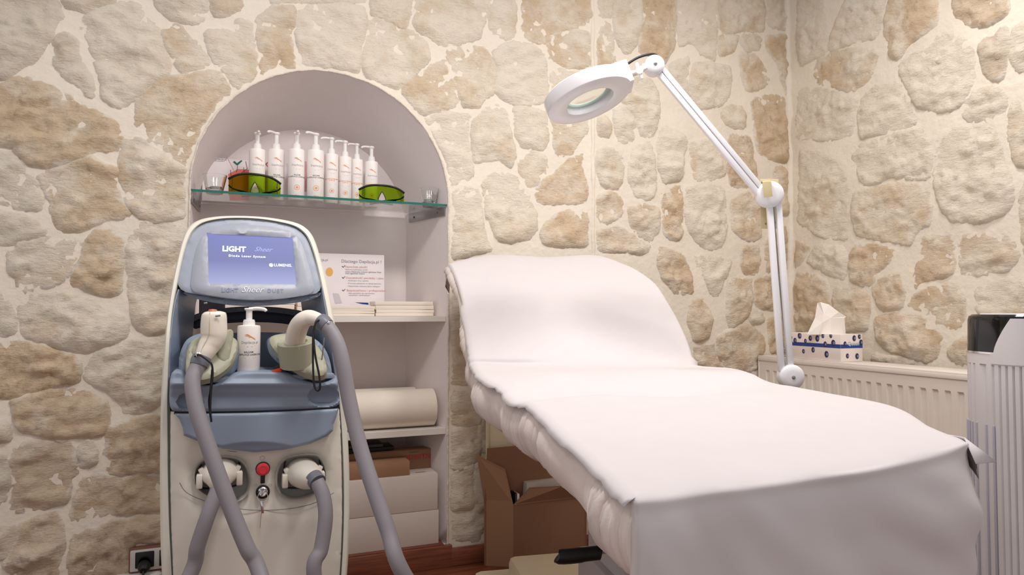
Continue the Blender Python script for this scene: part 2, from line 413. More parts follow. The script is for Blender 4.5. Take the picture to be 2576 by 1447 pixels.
STONES_D = """1508,0 1545,0 1540,40 1520,45 1508,40|.4|0
1506,90 1522,48 1535,60 1548,110 1545,160 1520,172 1507,170|.65|0
1548,0 1610,0 1612,60 1600,110 1575,140 1555,110 1545,50|.35|0
1614,0 1702,0 1700,50 1697,110 1685,135 1670,160 1650,165 1640,135 1610,135 1612,90 1625,50 1614,15|.9|0
1706,0 1800,0 1803,60 1800,100 1798,150 1790,148 1760,130 1740,105 1706,115|.15|0
1808,0 1920,0 1923,50 1920,78 1900,80 1870,75 1820,82 1806,60|.6|.1
1928,0 1982,0 1984,50 1980,75 1950,70 1930,60|.4|0
1806,88 1860,92 1845,130 1808,140|.6|0
1866,88 1916,90 1912,120 1880,128 1862,110|.5|.1
1922,92 1982,90 1984,150 1984,235 1978,240 1965,200 1955,150 1930,130|.85|0
1860,135 1900,138 1925,172 1940,198 1920,218 1880,232 1865,200|.6|0
1745,158 1790,162 1836,168 1838,220 1833,250 1810,263 1760,272 1742,252 1737,200|.35|0
1680,168 1732,142 1728,190 1726,215 1735,245 1700,220|.15|0
1887,252 1930,238 1978,244 1982,300 1980,370 1975,408 1940,400 1905,380 1895,320|.9|0
1812,272 1858,264 1876,290 1874,322 1840,318 1820,308|.6|0
1836,335 1888,347 1896,400 1900,460 1870,470 1836,468 1831,400|.95|.15
1506,290 1535,300 1535,345 1507,345|.6|0
1542,270 1590,260 1600,300 1590,355 1565,365 1549,340|.12|0
1556,192 1600,192 1640,202 1660,240 1655,300 1640,345 1612,345 1602,290 1562,250|.35|0
1502,380 1540,372 1570,400 1568,450 1550,478 1517,468 1501,430|.45|.1
1502,492 1540,484 1565,500 1562,540 1530,560 1504,558|.6|0
1592,370 1638,358 1646,400 1652,470 1640,500 1602,498 1582,450|.12|0
1652,358 1670,312 1700,330 1726,347 1718,400 1713,448 1672,458 1658,410|.15|0
1668,480 1713,464 1716,520 1713,598 1690,605 1669,590|.9|0
1732,362 1790,352 1822,380 1823,440 1790,453 1742,453|.3|0
1726,472 1780,462 1823,474 1828,560 1813,622 1780,628 1742,598 1726,560|.15|0
1577,522 1620,512 1658,522 1658,580 1635,608 1592,580|.5|.1
1504,577 1560,567 1600,600 1638,620 1620,638 1560,630 1504,632|.55|.1
1657,620 1720,642 1738,690 1742,738 1700,740 1670,700 1652,660|.7|.1
1742,642 1838,652 1832,680 1818,710 1800,748 1790,742 1772,700|.15|0
1865,622 1910,618 1913,660 1903,690 1875,693 1863,660|.7|0
1838,500 1880,484 1918,500 1914,600 1880,603 1842,580|.65|0
1830,702 1895,702 1890,760 1878,800 1860,808 1837,832 1827,800|.65|.1
1902,702 1948,694 1952,778 1930,778 1895,768|.85|0
1802,847 1840,828 1880,817 1918,842 1923,880 1908,918 1880,930 1837,928 1812,905 1802,870|.7|.1
1737,762 1770,752 1788,800 1778,848 1747,858 1732,820|.6|.1
1742,872 1795,867 1800,900 1822,928 1760,925|.65|.1
1925,602 1978,564 1978,680 1930,688|.85|0
1875,788 1918,784 1923,806 1890,816|.3|0
1946,422 1976,422 1979,540 1950,540|.65|0
1930,802 1980,794 1982,890 1935,888|.75|0"""
STONES_R = """2012,0 2060,0 2075,50 2085,100 2080,135 2040,150 2012,170 2006,100|.15|0
2090,90 2110,40 2150,0 2230,0 2220,60 2205,95 2160,105 2110,120 2087,133 2084,110|.2|0
2250,0 2345,0 2360,45 2350,70 2310,90 2280,110 2260,148 2240,148 2235,110 2222,90|.75|0
2400,0 2520,0 2540,30 2500,55 2460,68 2420,55 2400,30|.85|.3
2262,155 2310,130 2370,82 2400,85 2440,100 2455,140 2450,200 2420,260 2380,283 2310,270 2280,220 2264,180|.08|0
2475,90 2535,65 2542,100 2530,170 2520,210 2480,195 2470,150 2462,120|.6|.6
2545,80 2580,50 2700,60 2700,170 2560,180 2542,150|.4|.1
2052,150 2110,127 2180,122 2210,132 2200,165 2180,205 2150,230 2110,223 2060,210 2042,190|.55|0
2007,222 2060,220 2110,235 2158,242 2150,290 2143,343 2100,353 2040,350 2002,350 2005,280|.2|0
2165,252 2200,217 2258,202 2288,260 2308,308 2280,323 2230,333 2165,348 2157,300|.15|0
2430,257 2460,222 2510,217 2533,240 2528,298 2490,308 2440,305 2417,290|.4|.1
2550,250 2580,260 2700,250 2700,400 2600,420 2557,420 2542,350 2534,310|.6|.1
2165,362 2240,338 2320,322 2343,360 2343,430 2336,450 2290,448 2240,443 2200,463 2170,463 2157,420 2142,395|.12|0
2360,340 2420,320 2500,320 2518,370 2538,440 2550,500 2530,538 2470,558 2400,558 2372,530 2352,480 2350,400|.3|0
2012,377 2060,380 2100,402 2130,440 2138,480 2133,560 2128,603 2080,600 2030,575 2008,560 2012,480|.4|0
2150,482 2200,472 2260,462 2330,467 2343,520 2343,568 2310,578 2290,618 2250,608 2190,598 2152,588 2143,540|.45|0
2000,602 2038,622 2020,650 2000,680|.7|0
2050,617 2120,620 2131,650 2127,708 2100,698 2042,668 2028,655|.2|0
2140,622 2190,612 2253,627 2238,660 2208,688 2198,713 2170,720 2142,708 2138,660|.75|0
2320,600 2350,587 2398,592 2402,620 2398,688 2370,698 2320,708 2300,728 2302,680|.75|0
2412,600 2450,582 2520,592 2558,602 2568,650 2540,678 2480,688 2430,698 2414,680|.55|.2
2002,685 2035,688 2080,704 2088,760 2070,830 2003,835 1999,750|.8|0
2095,725 2140,724 2188,737 2188,800 2183,830 2130,835 2095,830|.6|0
2197,712 2230,694 2268,684 2278,740 2268,778 2230,783 2207,770 2197,740|.6|0
2290,750 2330,727 2400,712 2423,730 2430,790 2420,818 2390,833 2360,813 2320,788 2282,773|.65|0
2202,800 2250,789 2308,794 2348,822 2373,850 2350,898 2330,912 2290,898 2240,883 2217,870 2202,840|.75|0
2455,720 2530,704 2700,700 2700,800 2560,790 2470,800 2452,770|.4|0
2380,882 2420,852 2462,832 2470,920 2400,915|.5|0
2195,890 2268,900 2308,915 2250,925 2195,915|.4|0
2577,450 2700,440 2700,680 2592,680 2571,600 2564,520|.5|0"""
nst = [0]; OCC = {}
def grow(P, d):
    n = len(P); A = sum(P[i][0]*P[(i+1) % n][1]-P[(i+1) % n][0]*P[i][1] for i in range(n)); sg = 1 if A > 0 else -1; out = []
    for i in range(n):
        a, b, c = P[i-1], P[i], P[(i+1) % n]
        t = Vector((b[0]-a[0], b[1]-a[1])).normalized()+Vector((c[0]-b[0], c[1]-b[1])).normalized()
        if t.length < 1e-6: out.append(b); continue
        t.normalize(); out.append((b[0]+t.y*sg*d, b[1]-t.x*sg*d))
    return out
def stone(W, par, uv, tint, grey, relief=1.0, clip=None):
    step = .0115
    poly = grow(resample(uv, .05), .014 if W is WB else .016 if W is WD else .014)
    if W is WB: poly = [push(*p) for p in poly]
    poly = chaikin(poly, 1); poly = resample(poly, step*1.1)
    q = []
    for u, v in poly:
        a = .006*fbm((u, v, 3.1+W.u1), 16, 3); b = .006*fbm((u, v, 9.7), 16, 3); q.append((u+a, v+b))
    V, F, D = fill(q, step)
    if not F: return
    OCC.setdefault(W.name, set()).update((int(u/.03), int(v/.03)) for u, v in V)
    rr = random.Random(nst[0]*13+5); nst[0] += 1
    H = rr.uniform(.003, .009)*relief; seed = rr.uniform(0, 50)
    cu = sum(p[0] for p in V)/len(V); cv = sum(p[1] for p in V)/len(V); ta = rr.uniform(-.05, .05); tb = rr.uniform(-.02, .09)
    vs = []
    for (u, v), d in zip(V, D):
        p = Vector((u, v*1.5, seed))
        e = 1-math.exp(-d/.020)
        lay = fbm(Vector((u*5+v*2, v*16-u*3, seed)), 1, 4, .7)
        h = H*e + e*relief*(.013*fbm(p, 7, 5, .6)+.007*lay+.004*abs(fbm(p, 30, 3, .6))) + e*((u-cu)*ta-(v-cv)*tb)
        nn = noise.noise(Vector((u*7+seed, v*9, seed*2))+Vector((1, 1, 1))*.25*noise.noise(Vector((u*22, v*22, 1))))
        cr = max(0, 1-abs(nn)/.07)*max(0, min(1, noise.noise(Vector((u*3.5, v*3.5, seed)))*4+.3))
        h -= .007*cr*e*relief
        h = max(h, -.001+.002*e) if d > .003 else -.006
        vs.append(W.P(u, v, mortar_h(W, u, v)+h))
    o = pydata('stone', vs, F, STONE, par, True)
    o['tint'] = float(tint); o['grey'] = float(grey)
    at = o.data.attributes.new('rim', 'FLOAT', 'POINT'); at.data.foreach_set('value', np.minimum(1, D/.05).astype(np.float32))
    return o
def ext(p):   # stones that the picture edge cuts go on past it
    x, y = p
    if y <= 0: y = -70
    if x <= 0: x = -70
    return (x, y)
def in_niche(u, v): return NX0-.004 < u < NX1+.004 and (v < NZC or math.hypot(u-NCX, v-NZC) < NR+.004)
def push(u, v):
    if not in_niche(u, v): return (u, v)
    if v < NZC: return (NX0-.006, v) if u < NCX else (NX1+.006, v)
    d = math.hypot(u-NCX, v-NZC); k = (NR+.007)/max(d, .01); return (NCX+(u-NCX)*k, NZC+(v-NZC)*k)
for W, par, S, rel in ((WB, wall_back, STONES_B, 1.0), (WD, wall_diag, STONES_D, 1.25), (WR, wall_right, STONES_R, 1.2)):
    for ln in S.split('\n'):
        pp, t, g = ln.split('|')
        P = [ext(tuple(float(a) for a in s.split(','))) for s in pp.split()]
        uv = [W.uv(*p) for p in P]
        if W is WB: uv = [push(*p) for p in resample(uv, .03)]
        r = rel
        if W is WB and P[0][0] < 440: r = 1.7
        stone(W, par, uv, float(t), float(g), r)
# stones beyond what the photograph shows
def visible(W, pts):
    for u, v in pts:
        d = W.P(u, v)-CAM; z = d.dot(FW)
        if z > .05:
            x = PW/2+FPX*d.dot(RT)/z; y = PH/2-FPX*d.dot(UP)/z
            if -8 < x < PW+8 and -8 < y < PH+5 and not (x > 1500 and y > 960 and (W is not WR or x > 1990)) and not (W is WD and x < 1690 and y > 690): return True
    return False
def fillers(W, par, u0, u1, v0, v1, su=.19, sv=.145):
    nr = int((v1-v0)/sv); rr = random.Random(3+int(u0*10))
    J = {}; todo = []
    nc = int((u1-u0)/su)
    def jt(i, j, k=0):
        if (i, j, k) not in J: J[(i, j, k)] = (u0+(i+.5*(j % 2)*(k))*su+rr.uniform(-.05, .05), v0+j*sv+rr.uniform(-.04, .04))
        return J[(i, j, k)]
    for j in range(nr):
        for i in range(nc):
            P = [jt(i, j), jt(i+1, j), jt(i+1, j+1), jt(i, j+1)]
            cu = sum(p[0] for p in P)/4; cv = sum(p[1] for p in P)/4
            P = [(cu+(p[0]-cu)*.84, cv+(p[1]-cv)*.84) for p in P]
            if visible(W, P+[(cu, cv)]) or any(not(u0 < p[0] < u1 and v0 < p[1] < v1) for p in P): continue
            if W is WB and any(in_niche(*p) for p in resample(P, .05)): continue
            oc = OCC.get(W.name, set()); g = [(cu+(p[0]-cu)*k, cv+(p[1]-cv)*k) for p in resample(P, .05) for k in (.95, .6, .2)]
            if sum((int(a/.03), int(b/.03)) in oc for a, b in g) > .06*len(g): continue
            todo.append((P, rr.random(), rr.random()*.2))
    for P, a, b in todo: stone(W, par, chaikin(resample(P, .12), 1), a, b, 1)
fillers(WB, wall_back, -1.68, XB-.02, .09, TOP)
fillers(WD, wall_diag, .02, DL-.02, .09, TOP)
fillers(WR, wall_right, .02, 2.55, .09, TOP)
# stones behind the bed, seen only from another position
for a, b, c_, d_ in ((.84, 1.02, .12, .36), (1.06, 1.3, .1, .33), (.86, 1.08, .4, .6), (1.11, 1.31, .37, .58), (.9, 1.1, .64, .82), (1.13, 1.3, .62, .84), (.86, 1.05, .86, 1.03), (1.08, 1.3, .88, 1.06)):
    if a > XB: continue
    stone(WB, wall_back, [(a, c_), ((a+b)/2, c_-.01), (b, c_+.01), (b-.01, d_), ((a+b)/2, d_+.015), (a+.01, d_)], .5, .1)

# niche: lining, back, trims
fr = arch_pts(NX0, NX1, NZC, .075); bk = arch_pts(BX0, BX1, BZC, .075)
vs = []; fs = []
for k in range(5):
    t = k/4
    for (a, b) in zip(fr, bk): vs.append((a[0]*(1-t)+b[0]*t, -.006+(BY+.006)*t, a[1]*(1-t)+b[1]*t))
n = len(fr)
for k in range(4):
    for i in range(n-1): fs.append((k*n+i, k*n+i+1, (k+1)*n+i+1, (k+1)*n+i))
fs.append(tuple(range(4*n, 5*n)))
fs.append((0, n-1, 5*n-1, 4*n))
niche = struct(pydata('wall_niche', vs, fs, PLASTER)); autosmooth(niche, 30)
pts = [Vector((x+.002*fbm((x, z, 1), 18), -.004+.003*fbm((x, z, 5), 30), z+.002*fbm((x, z, 9), 18))) for x, z in resample(fr, .007, False)]
tube('trim_1', pts, [max(.0015, .003*(1+.6*fbm((p.x, p.z, 2), 25))) for p in pts], mat('chipped_plaster_edge', (222, 212, 200), .8, var=.2, scale=90, bump=.4, bscale=150), None, 7, kind='structure')
WOOD = None
def wood_mat(name, c1, c2, sc=(3, 40, 40), rough=.35):
    m = bpy.data.materials.new(name); m.use_nodes = True; nt = m.node_tree; b = nt.nodes['Principled BSDF']; N = nt.nodes.new; L = nt.links.new
    tc = N('ShaderNodeTexCoord'); mp = N('ShaderNodeMapping'); mp.inputs['Scale'].default_value = sc; L(tc.outputs['Object'], mp.inputs[0])
    n = N('ShaderNodeTexNoise'); n.inputs['Scale'].default_value = 1.6; n.inputs['Detail'].default_value = 7; n.inputs['Distortion'].default_value = .8; L(mp.outputs[0], n.inputs['Vector'])
    r = N('ShaderNodeValToRGB'); r.color_ramp.elements[0].position = .32; r.color_ramp.elements[0].color = lin(c1); r.color_ramp.elements[1].position = .68; r.color_ramp.elements[1].color = lin(c2)
    L(n.outputs[0], r.inputs[0]); L(r.outputs[0], b.inputs['Base Color']); b.inputs['Roughness'].default_value = rough; return m
WOOD = wood_mat('red_brown_laminate', (96, 52, 36), (142, 86, 60))
WOODB = wood_mat('baseboard_wood', (112, 62, 46), (146, 88, 66), (4, 30, 60))
fl = struct(box('floor', (.9, -1.2, -.02), (5.4, 3.9, .03), mat('underlay', (70, 45, 35), .8), bevel=0))
rr = random.Random(11)
y = .24
while y > -2.9:
    x = -1.75-rr.random()*.9
    while x < 3.55:
        L_ = 1.18; x1 = min(x+L_, 3.55); x0 = max(x, -1.75)
        yc = y-.0625
        if x1-x0 > .05 and not (y > 0 and False):
            o = box('plank', ((x0+x1)/2, yc, -.0035), (x1-x0-.0015, .1235, .007), WOOD, fl, bevel=.0008)
        x += L_
    y -= .125
struct(box('baseboard_back', ((NX0+NX1)/2+.003, -.012, .0385), (NX1-NX0+.02, .02, .077), WOODB, bevel=.002))
struct(box('baseboard_back_right', ((.752+XB)/2, -.013, .032), (XB-.752, .018, .062), WOODB, bevel=.002))
struct(box('baseboard_back_left', ((-1.7-.13)/2, -.013, .032), (1.7-.13, .018, .062), WOODB, bevel=.002))
struct(box('trim_2', (NCX, .115, .078), (NX1-NX0-.03, .25, .006), WOODB, bevel=.001))

# ------------------------------------------------------------ niche shelves
def board(name, x0, x1, y0, y1, z0, z1, m, label, cat):
    bx = lambda x, f: x
    def xin(Y): t = (Y+.006)/(BY+.006); return (NX0*(1-t)+BX0*t+.001, NX1*(1-t)+BX1*t-.001)
    a, b = xin(y0), xin(y1)
    vs = [(a[0], y0, z0), (a[1], y0, z0), (b[1], y1, z0), (b[0], y1, z0), (a[0], y0, z1), (a[1], y0, z1), (b[1], y1, z1), (b[0], y1, z1)]
    fs = [(0, 3, 2, 1), (4, 5, 6, 7), (0, 1, 5, 4), (1, 2, 6, 5), (2, 3, 7, 6), (3, 0, 4, 7)]
    t = thing(name, ((a[0]+a[1])/2, (y0+y1)/2, z0), label, cat)
    bm = bmesh.new(); V = [bm.verts.new(v) for v in vs]
    for f in fs: bm.faces.new([V[i] for i in f])
    if m is not GLASS: bmesh.ops.bevel(bm, geom=bm.edges[:], offset=.0008, segments=1, affect='EDGES')
    o = from_bm('board', bm, m, t); return t, a, b
GZ = onY(800, 494, .0).z
GL_T = .008
sh, ga, gb = board('glass_shelf', 0, 0, .004, .262, GZ-GL_T, GZ, GLASS, 'clear glass shelf with green edge across the arched niche', 'shelf')
sh.children[0].name = 'glass_pane'
box('front_edge', ((ga[0]+ga[1])/2, .0035, GZ-GL_T/2), (ga[1]-ga[0]-.002, .0012, GL_T-.0005), GLASSE, sh, bevel=0)
box('rear_edge', ((gb[0]+gb[1])/2, .2626, GZ-GL_T/2), (gb[1]-gb[0]-.002, .0008, GL_T*.6), mat('pale_green_glass_edge', (140, 172, 160), .2), sh, bevel=0)
for s in (0, 1):
    p0 = Vector((ga[s], .012, 0)); p1 = Vector((gb[s], .255, 0)); d = p1-p0; ang = math.atan2(d.y, d.x)
    R = Matrix.Rotation(ang, 3, 'Z'); off = Vector((.004 if s == 0 else -.004, 0, 0))
    br = box('bracket', (p0+p1)/2+off+Vector((0, 0, GZ-GL_T-.017)), (d.length, .004, .034), STEEL, sh, R, .0008)
    for k in (.2, .85):
        lathe('screw', [(0, 0), (.004, 0), (.003, .0015), (0, .002)], p0+d*k+Vector((.0065 if s == 0 else -.0065, 0, GZ-GL_T-.017)), (1 if s == 0 else -1, 0, 0), GREYD, br, 10)
MZ = onY(1000, 796, .01).z; MZB = onY(1000, 810, .01).z
t, a, b = board('niche_shelf', 0, 0, .008, .28, MZB, MZ, SHELFW, 'white shelf board holding leaflets in the niche', 'shelf')
box('bracket', (a[1]-.004, .06, MZB-.014), (.003, .09, .026), STEEL, t, Matrix.Rotation(math.atan2(.21, gb[1]-ga[1])-PI/2, 3, 'Z'), .0005)
LZ = onY(1118, 1076, .01).z; LZB = onY(1118, 1092, .01).z
t, a, b = board('niche_shelf', 0, 0, .008, .28, LZB, LZ, SHELFW, 'white shelf board under the two paper rolls', 'shelf')
box('bracket', (a[1]-.004, .06, LZB-.014), (.003, .09, .026), STEEL, t, Matrix.Rotation(math.atan2(.21, gb[1]-ga[1])-PI/2, 3, 'Z'), .0005)

# ------------------------------------------------------------ pump bottles
BOTW = mat('white_bottle_plastic', (244, 238, 234), .35)
def wave_logo(name, c, xd, up, n, s, m, par):
    bm = bmesh.new(); xd = Vector(xd).normalized(); up = Vector(up).normalized(); n = Vector(n).normalized()
    for k, (ox, oy, L) in enumerate(((-.22, .16, 1.15), (0, 0, 1.5), (.25, -.16, 1.1))):
        top = []; bot = []
        for i in range(11):
            t = i/10; x = (t-.5)*L+ox; y = oy-.11*math.sin(t*2*PI*.95+2.4)-.30*(t-.5); th = .055*math.sin(PI*min(1, max(0, t)))+.004
            top.append(bm.verts.new(Vector(c)+xd*x*s+up*(y+th)*s+n*.0004)); bot.append(bm.verts.new(Vector(c)+xd*x*s+up*(y-th)*s+n*.0004))
        for i in range(10): bm.faces.new((bot[i], bot[i+1], top[i+1], top[i]))
    return from_bm(name, bm, m, par)
def line_mark(bm, c, xd, up, n, w, h):
    xd = Vector(xd).normalized(); up = Vector(up).normalized(); n = Vector(n).normalized(); c = Vector(c)+n*.0004
    vs = [bm.verts.new(c+xd*a*w/2+up*b*h/2) for a, b in ((-1, -1), (1, -1), (1, 1), (-1, 1))]; bm.faces.new(vs)
def cyl_wrap(o, c, r, face):
    """bends a flat print (in the tangent plane facing 'face') round a bottle"""
    f = Vector(face).normalized(); x = Vector((-f.y, f.x, 0))
    for v in o.data.vertices:
        d = v.co-Vector(c); u = d.dot(x); h = d.dot(f)-r; a = u/r
        q = Vector(c)+(f*math.cos(a)+x*math.sin(a))*(r+h+.0002); v.co = Vector((q.x, q.y, v.co.z))
def bottle(base, R, H, face, nozzle, label, group, kind='after', full=True):
    """H: height of the whole bottle with its pump; nozzle: angle of the spout"""
    base = Vector(base); t = thing('pump_bottle', base, label, 'bottle', group)
    hb = H*.735; s = R
    lathe('body', [(0, 0), (s*.93, 0), (s, .003), (s, hb-.004), (s*.96, hb), (s*.5, hb+.002), (0, hb+.002)], base, (0, 0, 1), BOTW, t, 36)
    lathe('collar', [(0, hb), (s*.54, hb), (s*.54, hb+H*.012), (s*.51, hb+H*.075), (s*.46, hb+H*.08), (s*.46, hb+H*.092), (0, hb+H*.095)], base, (0, 0, 1), WHITE, t, 24)
    lathe('pump_stem', [(0, hb+H*.09), (s*.28, hb+H*.092), (s*.28, H*.975), (0, H*.975)], base, (0, 0, 1), WHITE, t, 18)
    hd = lathe('pump_head', [(0, H*.955), (s*.29, H*.957), (s*.42, H*.975), (s*.43, H*.988), (s*.38, H), (0, H)], base, (0, 0, 1), WHITE, t, 22)
    nd = Vector((math.cos(nozzle), math.sin(nozzle), 0)); z0 = base+Vector((0, 0, H*.982))
    tube('spout', smooth_path([z0, z0+nd*s*.7+Vector((0, 0, .0015)), z0+nd*s*1.35-Vector((0, 0, .0005)), z0+nd*s*1.55-Vector((0, 0, .005))], 4), [s*.17]*9+[s*.15]*3+[s*.13], WHITE, t, 10)
    f = Vector(face).normalized(); x = Vector((-f.y, f.x, 0)); up = Vector((0, 0, 1)); c = base+f*R
    at = lambda h: c+up*hb*h
    ac = INKO if kind == 'sun' else INKD
    prt = []
    prt.append(wave_logo('logo', at(.78)+x*R*.12, x, up, f, R*.66, INKO, t))
    prt.append(text('lettering', 'Depilacja.pl', at(.665)+x*R*.1, x, up, R*.34, INKG, t, extrude=0))
    for hh_, ww_ in ((.60, .95), (.58, .5), (.37, 1.1), (.35, .8), (.115, 1.1)):
        bm = bmesh.new(); line_mark(bm, at(hh_)+x*R*.08, x, up, f, R*ww_, .0008); prt.append(from_bm('fine_print', bm, INKG, t))
    if kind == 'sun':
        prt.append(text('lettering', 'BALSAM OCHRONNY\nZ SPF 50', at(.445), x, up, R*.235, INKO, t, extrude=0, bold=.0001))
    else:
        prt.append(text('lettering', 'BALSAM\nPO DEPILACJI LASEROWEJ', at(.445), x, up, R*.225, INKD, t, extrude=0, bold=.0001))
    if full:
        bm = bmesh.new(); cc = at(.21)
        for i in range(28):
            a0, a1 = 2*PI*i/28, 2*PI*(i+1)/28
            for r0, r1 in ((R*.33, R*.29), (R*.14, 0.0)):
                vs = [cc+x*math.cos(a)*r+up*math.sin(a)*r+f*.0004 for a, r in ((a0, r0), (a1, r0), (a1, r1), (a0, r1))]
                if r1 == 0: vs = vs[:3]
                bm.faces.new([bm.verts.new(v) for v in vs])
        prt.append(from_bm('emblem', bm, INKO, t))
        prt.append(text('lettering', '200 ml', at(.05), x, up, R*.2, INKG, t, extrude=0))
    for o in prt: cyl_wrap(o, base, R, face)
    return t
# (pixel x of centre, pixel y of pump top, depth Y, width px)
spec = [(646, 334, .115, 39, -1.5), (694, 334, .115, 40, -2.35), (745, 334, .085, 40, -1.55), (793, 336, .08, 41, -2.5),
        (833, 347, .11, 34, 3.25), (867, 355, .13, 33, 3.25), (897, 362, .15, 30, 3.2), (934, 369, .15, 33, 3.2)]
ords = ['leftmost white pump bottle, standing behind the left green goggles', 'white pump bottle second from the left, behind right end of left goggles',
        'tall pump bottle third from the left on the glass shelf', 'tall pump bottle fourth from the left, last with dark grey lettering',
        'white pump bottle fifth from the left, first with orange lettering', 'white pump bottle sixth from the left, third from right, on glass shelf',
        'white pump bottle seventh from left, partly behind its orange-lettered neighbours', 'rightmost white pump bottle, standing behind the right green goggles']
for i, (px, py, Y, wpx, nz_) in enumerate(spec):
    p = onY(px, 480, Y); dpt = (p-CAM).dot(FW); R = wpx/2*dpt/FPX
    H = onY(px, py, Y).z-GZ
    fc = Vector((CAM.x-p.x, CAM.y-p.y, 0)).normalized(); fc = Matrix.Rotation(.10, 3, 'Z') @ fc
    bottle((p.x, p.y, GZ+.0003), R, H, fc, nz_, ords[i], 'pump bottles on the glass shelf', 'sun' if i > 3 else 'after')

# ------------------------------------------------------------ goggles
LENS = bpy.data.materials.new('green_lens'); LENS.use_nodes = True
b = LENS.node_tree.nodes['Principled BSDF']; b.inputs['Base Color'].default_value = lin((150, 186, 34)); b.inputs['Roughness'].default_value = .06
b.inputs['Transmission Weight'].default_value = 1; b.inputs['IOR'].default_value = 1.06
def goggles(pxc, pyb, Y, wpx, hpx, rot, label):
    p = onY(pxc, pyb, Y); dpt = (p-CAM).dot(FW); W_ = wpx*dpt/FPX; H_ = hpx*dpt/FPX
    t = thing('safety_goggles', (p.x, p.y, GZ), label, 'goggles', 'green laser goggles on the glass shelf')
    fdir = Matrix.Rotation(rot, 3, 'Z') @ Vector((CAM.x-p.x, CAM.y-p.y, 0)).normalized(); x = Vector((-fdir.y, fdir.x, 0))
    base = Vector((p.x, p.y, GZ))
    dep = W_*.08
    def S(u, v, o=0):   # u -1..1, v 0..1 : wrap-round surface, leaning back a little
        a = abs(u); back = dep*max(0, (a-.55)/.45)**1.6+.012*a*a
        return base+x*(u*W_/2*(1-.03*a))-fdir*(back-o)-fdir*v*.006+Vector((0, 0, .0015+v*H_))
    def top(u): return 1-.05*u-.30*abs(u)**2.6
    def bot(u):
        a = abs(u)
        nb = .60*max(0, 1-a/.17)**.55 if a < .17 else 0
        return max(nb, .07*max(0, a-.5))
    NU, NV = 48, 8
    vs = []; fs = []
    for o_ in (0, -.0018):
        for i in range(NU+1):
            u = -1+2*i/NU
            for j in range(NV+1):
                v = bot(u)+(top(u)-bot(u))*j/NV; vs.append(S(u, v, o_))
    M = (NU+1)*(NV+1)
    for i in range(NU):
        for j in range(NV):
            a_ = i*(NV+1)+j; fs += [(a_, a_+NV+1, a_+NV+2, a_+1), (M+a_+1, M+a_+NV+2, M+a_+NV+1, M+a_)]
    for i in range(NU):
        for j in (0, NV):
            a_ = i*(NV+1)+j; b_ = a_+NV+1; f = (a_, a_+M, b_+M, b_); fs.append(f if j == 0 else f[::-1])
    for i in (0, NU):
        for j in range(NV):
            a_ = i*(NV+1)+j; b_ = a_+1; f = (a_, b_, b_+M, a_+M); fs.append(f if i == 0 else f[::-1])
    pydata('lens', vs, fs, LENS, t, True)
    BR = mat('dark_green_frame', (30, 38, 22), .25)
    tube('brow_bar', [S(-1+2*i/30, top(-1+2*i/30), .001) for i in range(31)], [.0042]*31, BR, t, 8)
    tube('nose_bridge', [S(u, bot(u), .001) for u in np.linspace(-.18, .18, 15)], .0016, BR, t, 8)
    for s in (-1, 1):
        a0 = S(s*.99, .42); mid = S(s*.80, .28)-fdir*.028; end = base-fdir*.050+x*s*W_*-.25+Vector((0, 0, .004))
        tp = tube('temple', smooth_path([a0, mid, base-fdir*.044+x*s*W_*.12+Vector((0, 0, .012)), end], 6), .0026, BR, t, 8)
        tube('lens_corner', [S(s*.86, bot(s*.86)+(top(s*.86)-bot(s*.86))*k/6, .001) for k in range(7)], .0009, BR, t, 6)
    return t
goggles(641, 487, .035, 128, 50, .0, 'left pair of wraparound laser goggles with green lenses, in front of white bottles')
goggles(961, 503, .035, 116, 41, .05, 'right pair of wraparound laser goggles with green lenses, beside the small tumbler')

# ------------------------------------------------------------ tumblers
def tumbler(px, pyb, Y, wpx, hpx, label, inner):
    p = onY(px, pyb, Y); dpt = (p-CAM).dot(FW); R = wpx/2*dpt/FPX; H = hpx*dpt/FPX
    t = thing('tumbler', (p.x, p.y, GZ), label, 'glass', 'clear glass tumblers on the glass shelf')
    th = .0022
    lathe('glass_body', [(0, .0006), (R*.66, .0006), (R*.70, .004), (R, H), (R-th, H), (R*.70-th*.8, .012), (R*.3, .010), (0, .010)], (p.x, p.y, GZ), (0, 0, 1), GLASS, t, 32)
    if inner == 'tealight':
        lathe('tealight_cup', [(0, .0105), (R*.5, .0105), (R*.5, .022), (R*.47, .022), (R*.47, .019), (0, .019)], (p.x-R*.08, p.y, GZ), (0, 0, 1), STEEL, t, 20)
        tube('wick', [(p.x-R*.08, p.y, GZ+.019), (p.x-R*.08, p.y, GZ+.024)], .0006, BLACK, t, 6)
    else:
        lathe('tealight_cup', [(0, .0105), (R*.5, .0105), (R*.5, .018), (0, .018)], (p.x+R*.1, p.y, GZ), (0, 0, 1), STEEL, t, 20)
    # cut ornament in the wall of the glass
    bm = bmesh.new()
    fdir = Vector((CAM.x-p.x, CAM.y-p.y, 0)).normalized(); fx = Vector((-fdir.y, fdir.x, 0)); cx = Vector((p.x, p.y, GZ+H*.55))+fdir*(R*.88)
    for k in range(5):
        a = 2*PI*k/5+.3; d = fx*math.cos(a)+Vector((0, 0, 1))*math.sin(a); e = fx*-math.sin(a)+Vector((0, 0, 1))*math.cos(a)
        q = [cx+d*.002, cx+d*.007+e*.0014, cx+d*.012, cx+d*.007-e*.0014]; bm.faces.new([bm.verts.new(v) for v in q])
    o = from_bm('cut_ornament', bm, mat('etched_glass', (235, 235, 232), .4), t)
    return t
tumbler(540, 474, .045, 58, 43, 'wide glass tumbler at left end of glass shelf, beside goggles', 'x')
tumbler(1080, 508, .06, 48, 42, 'small glass tumbler with a tealight at right end of shelf', 'tealight')

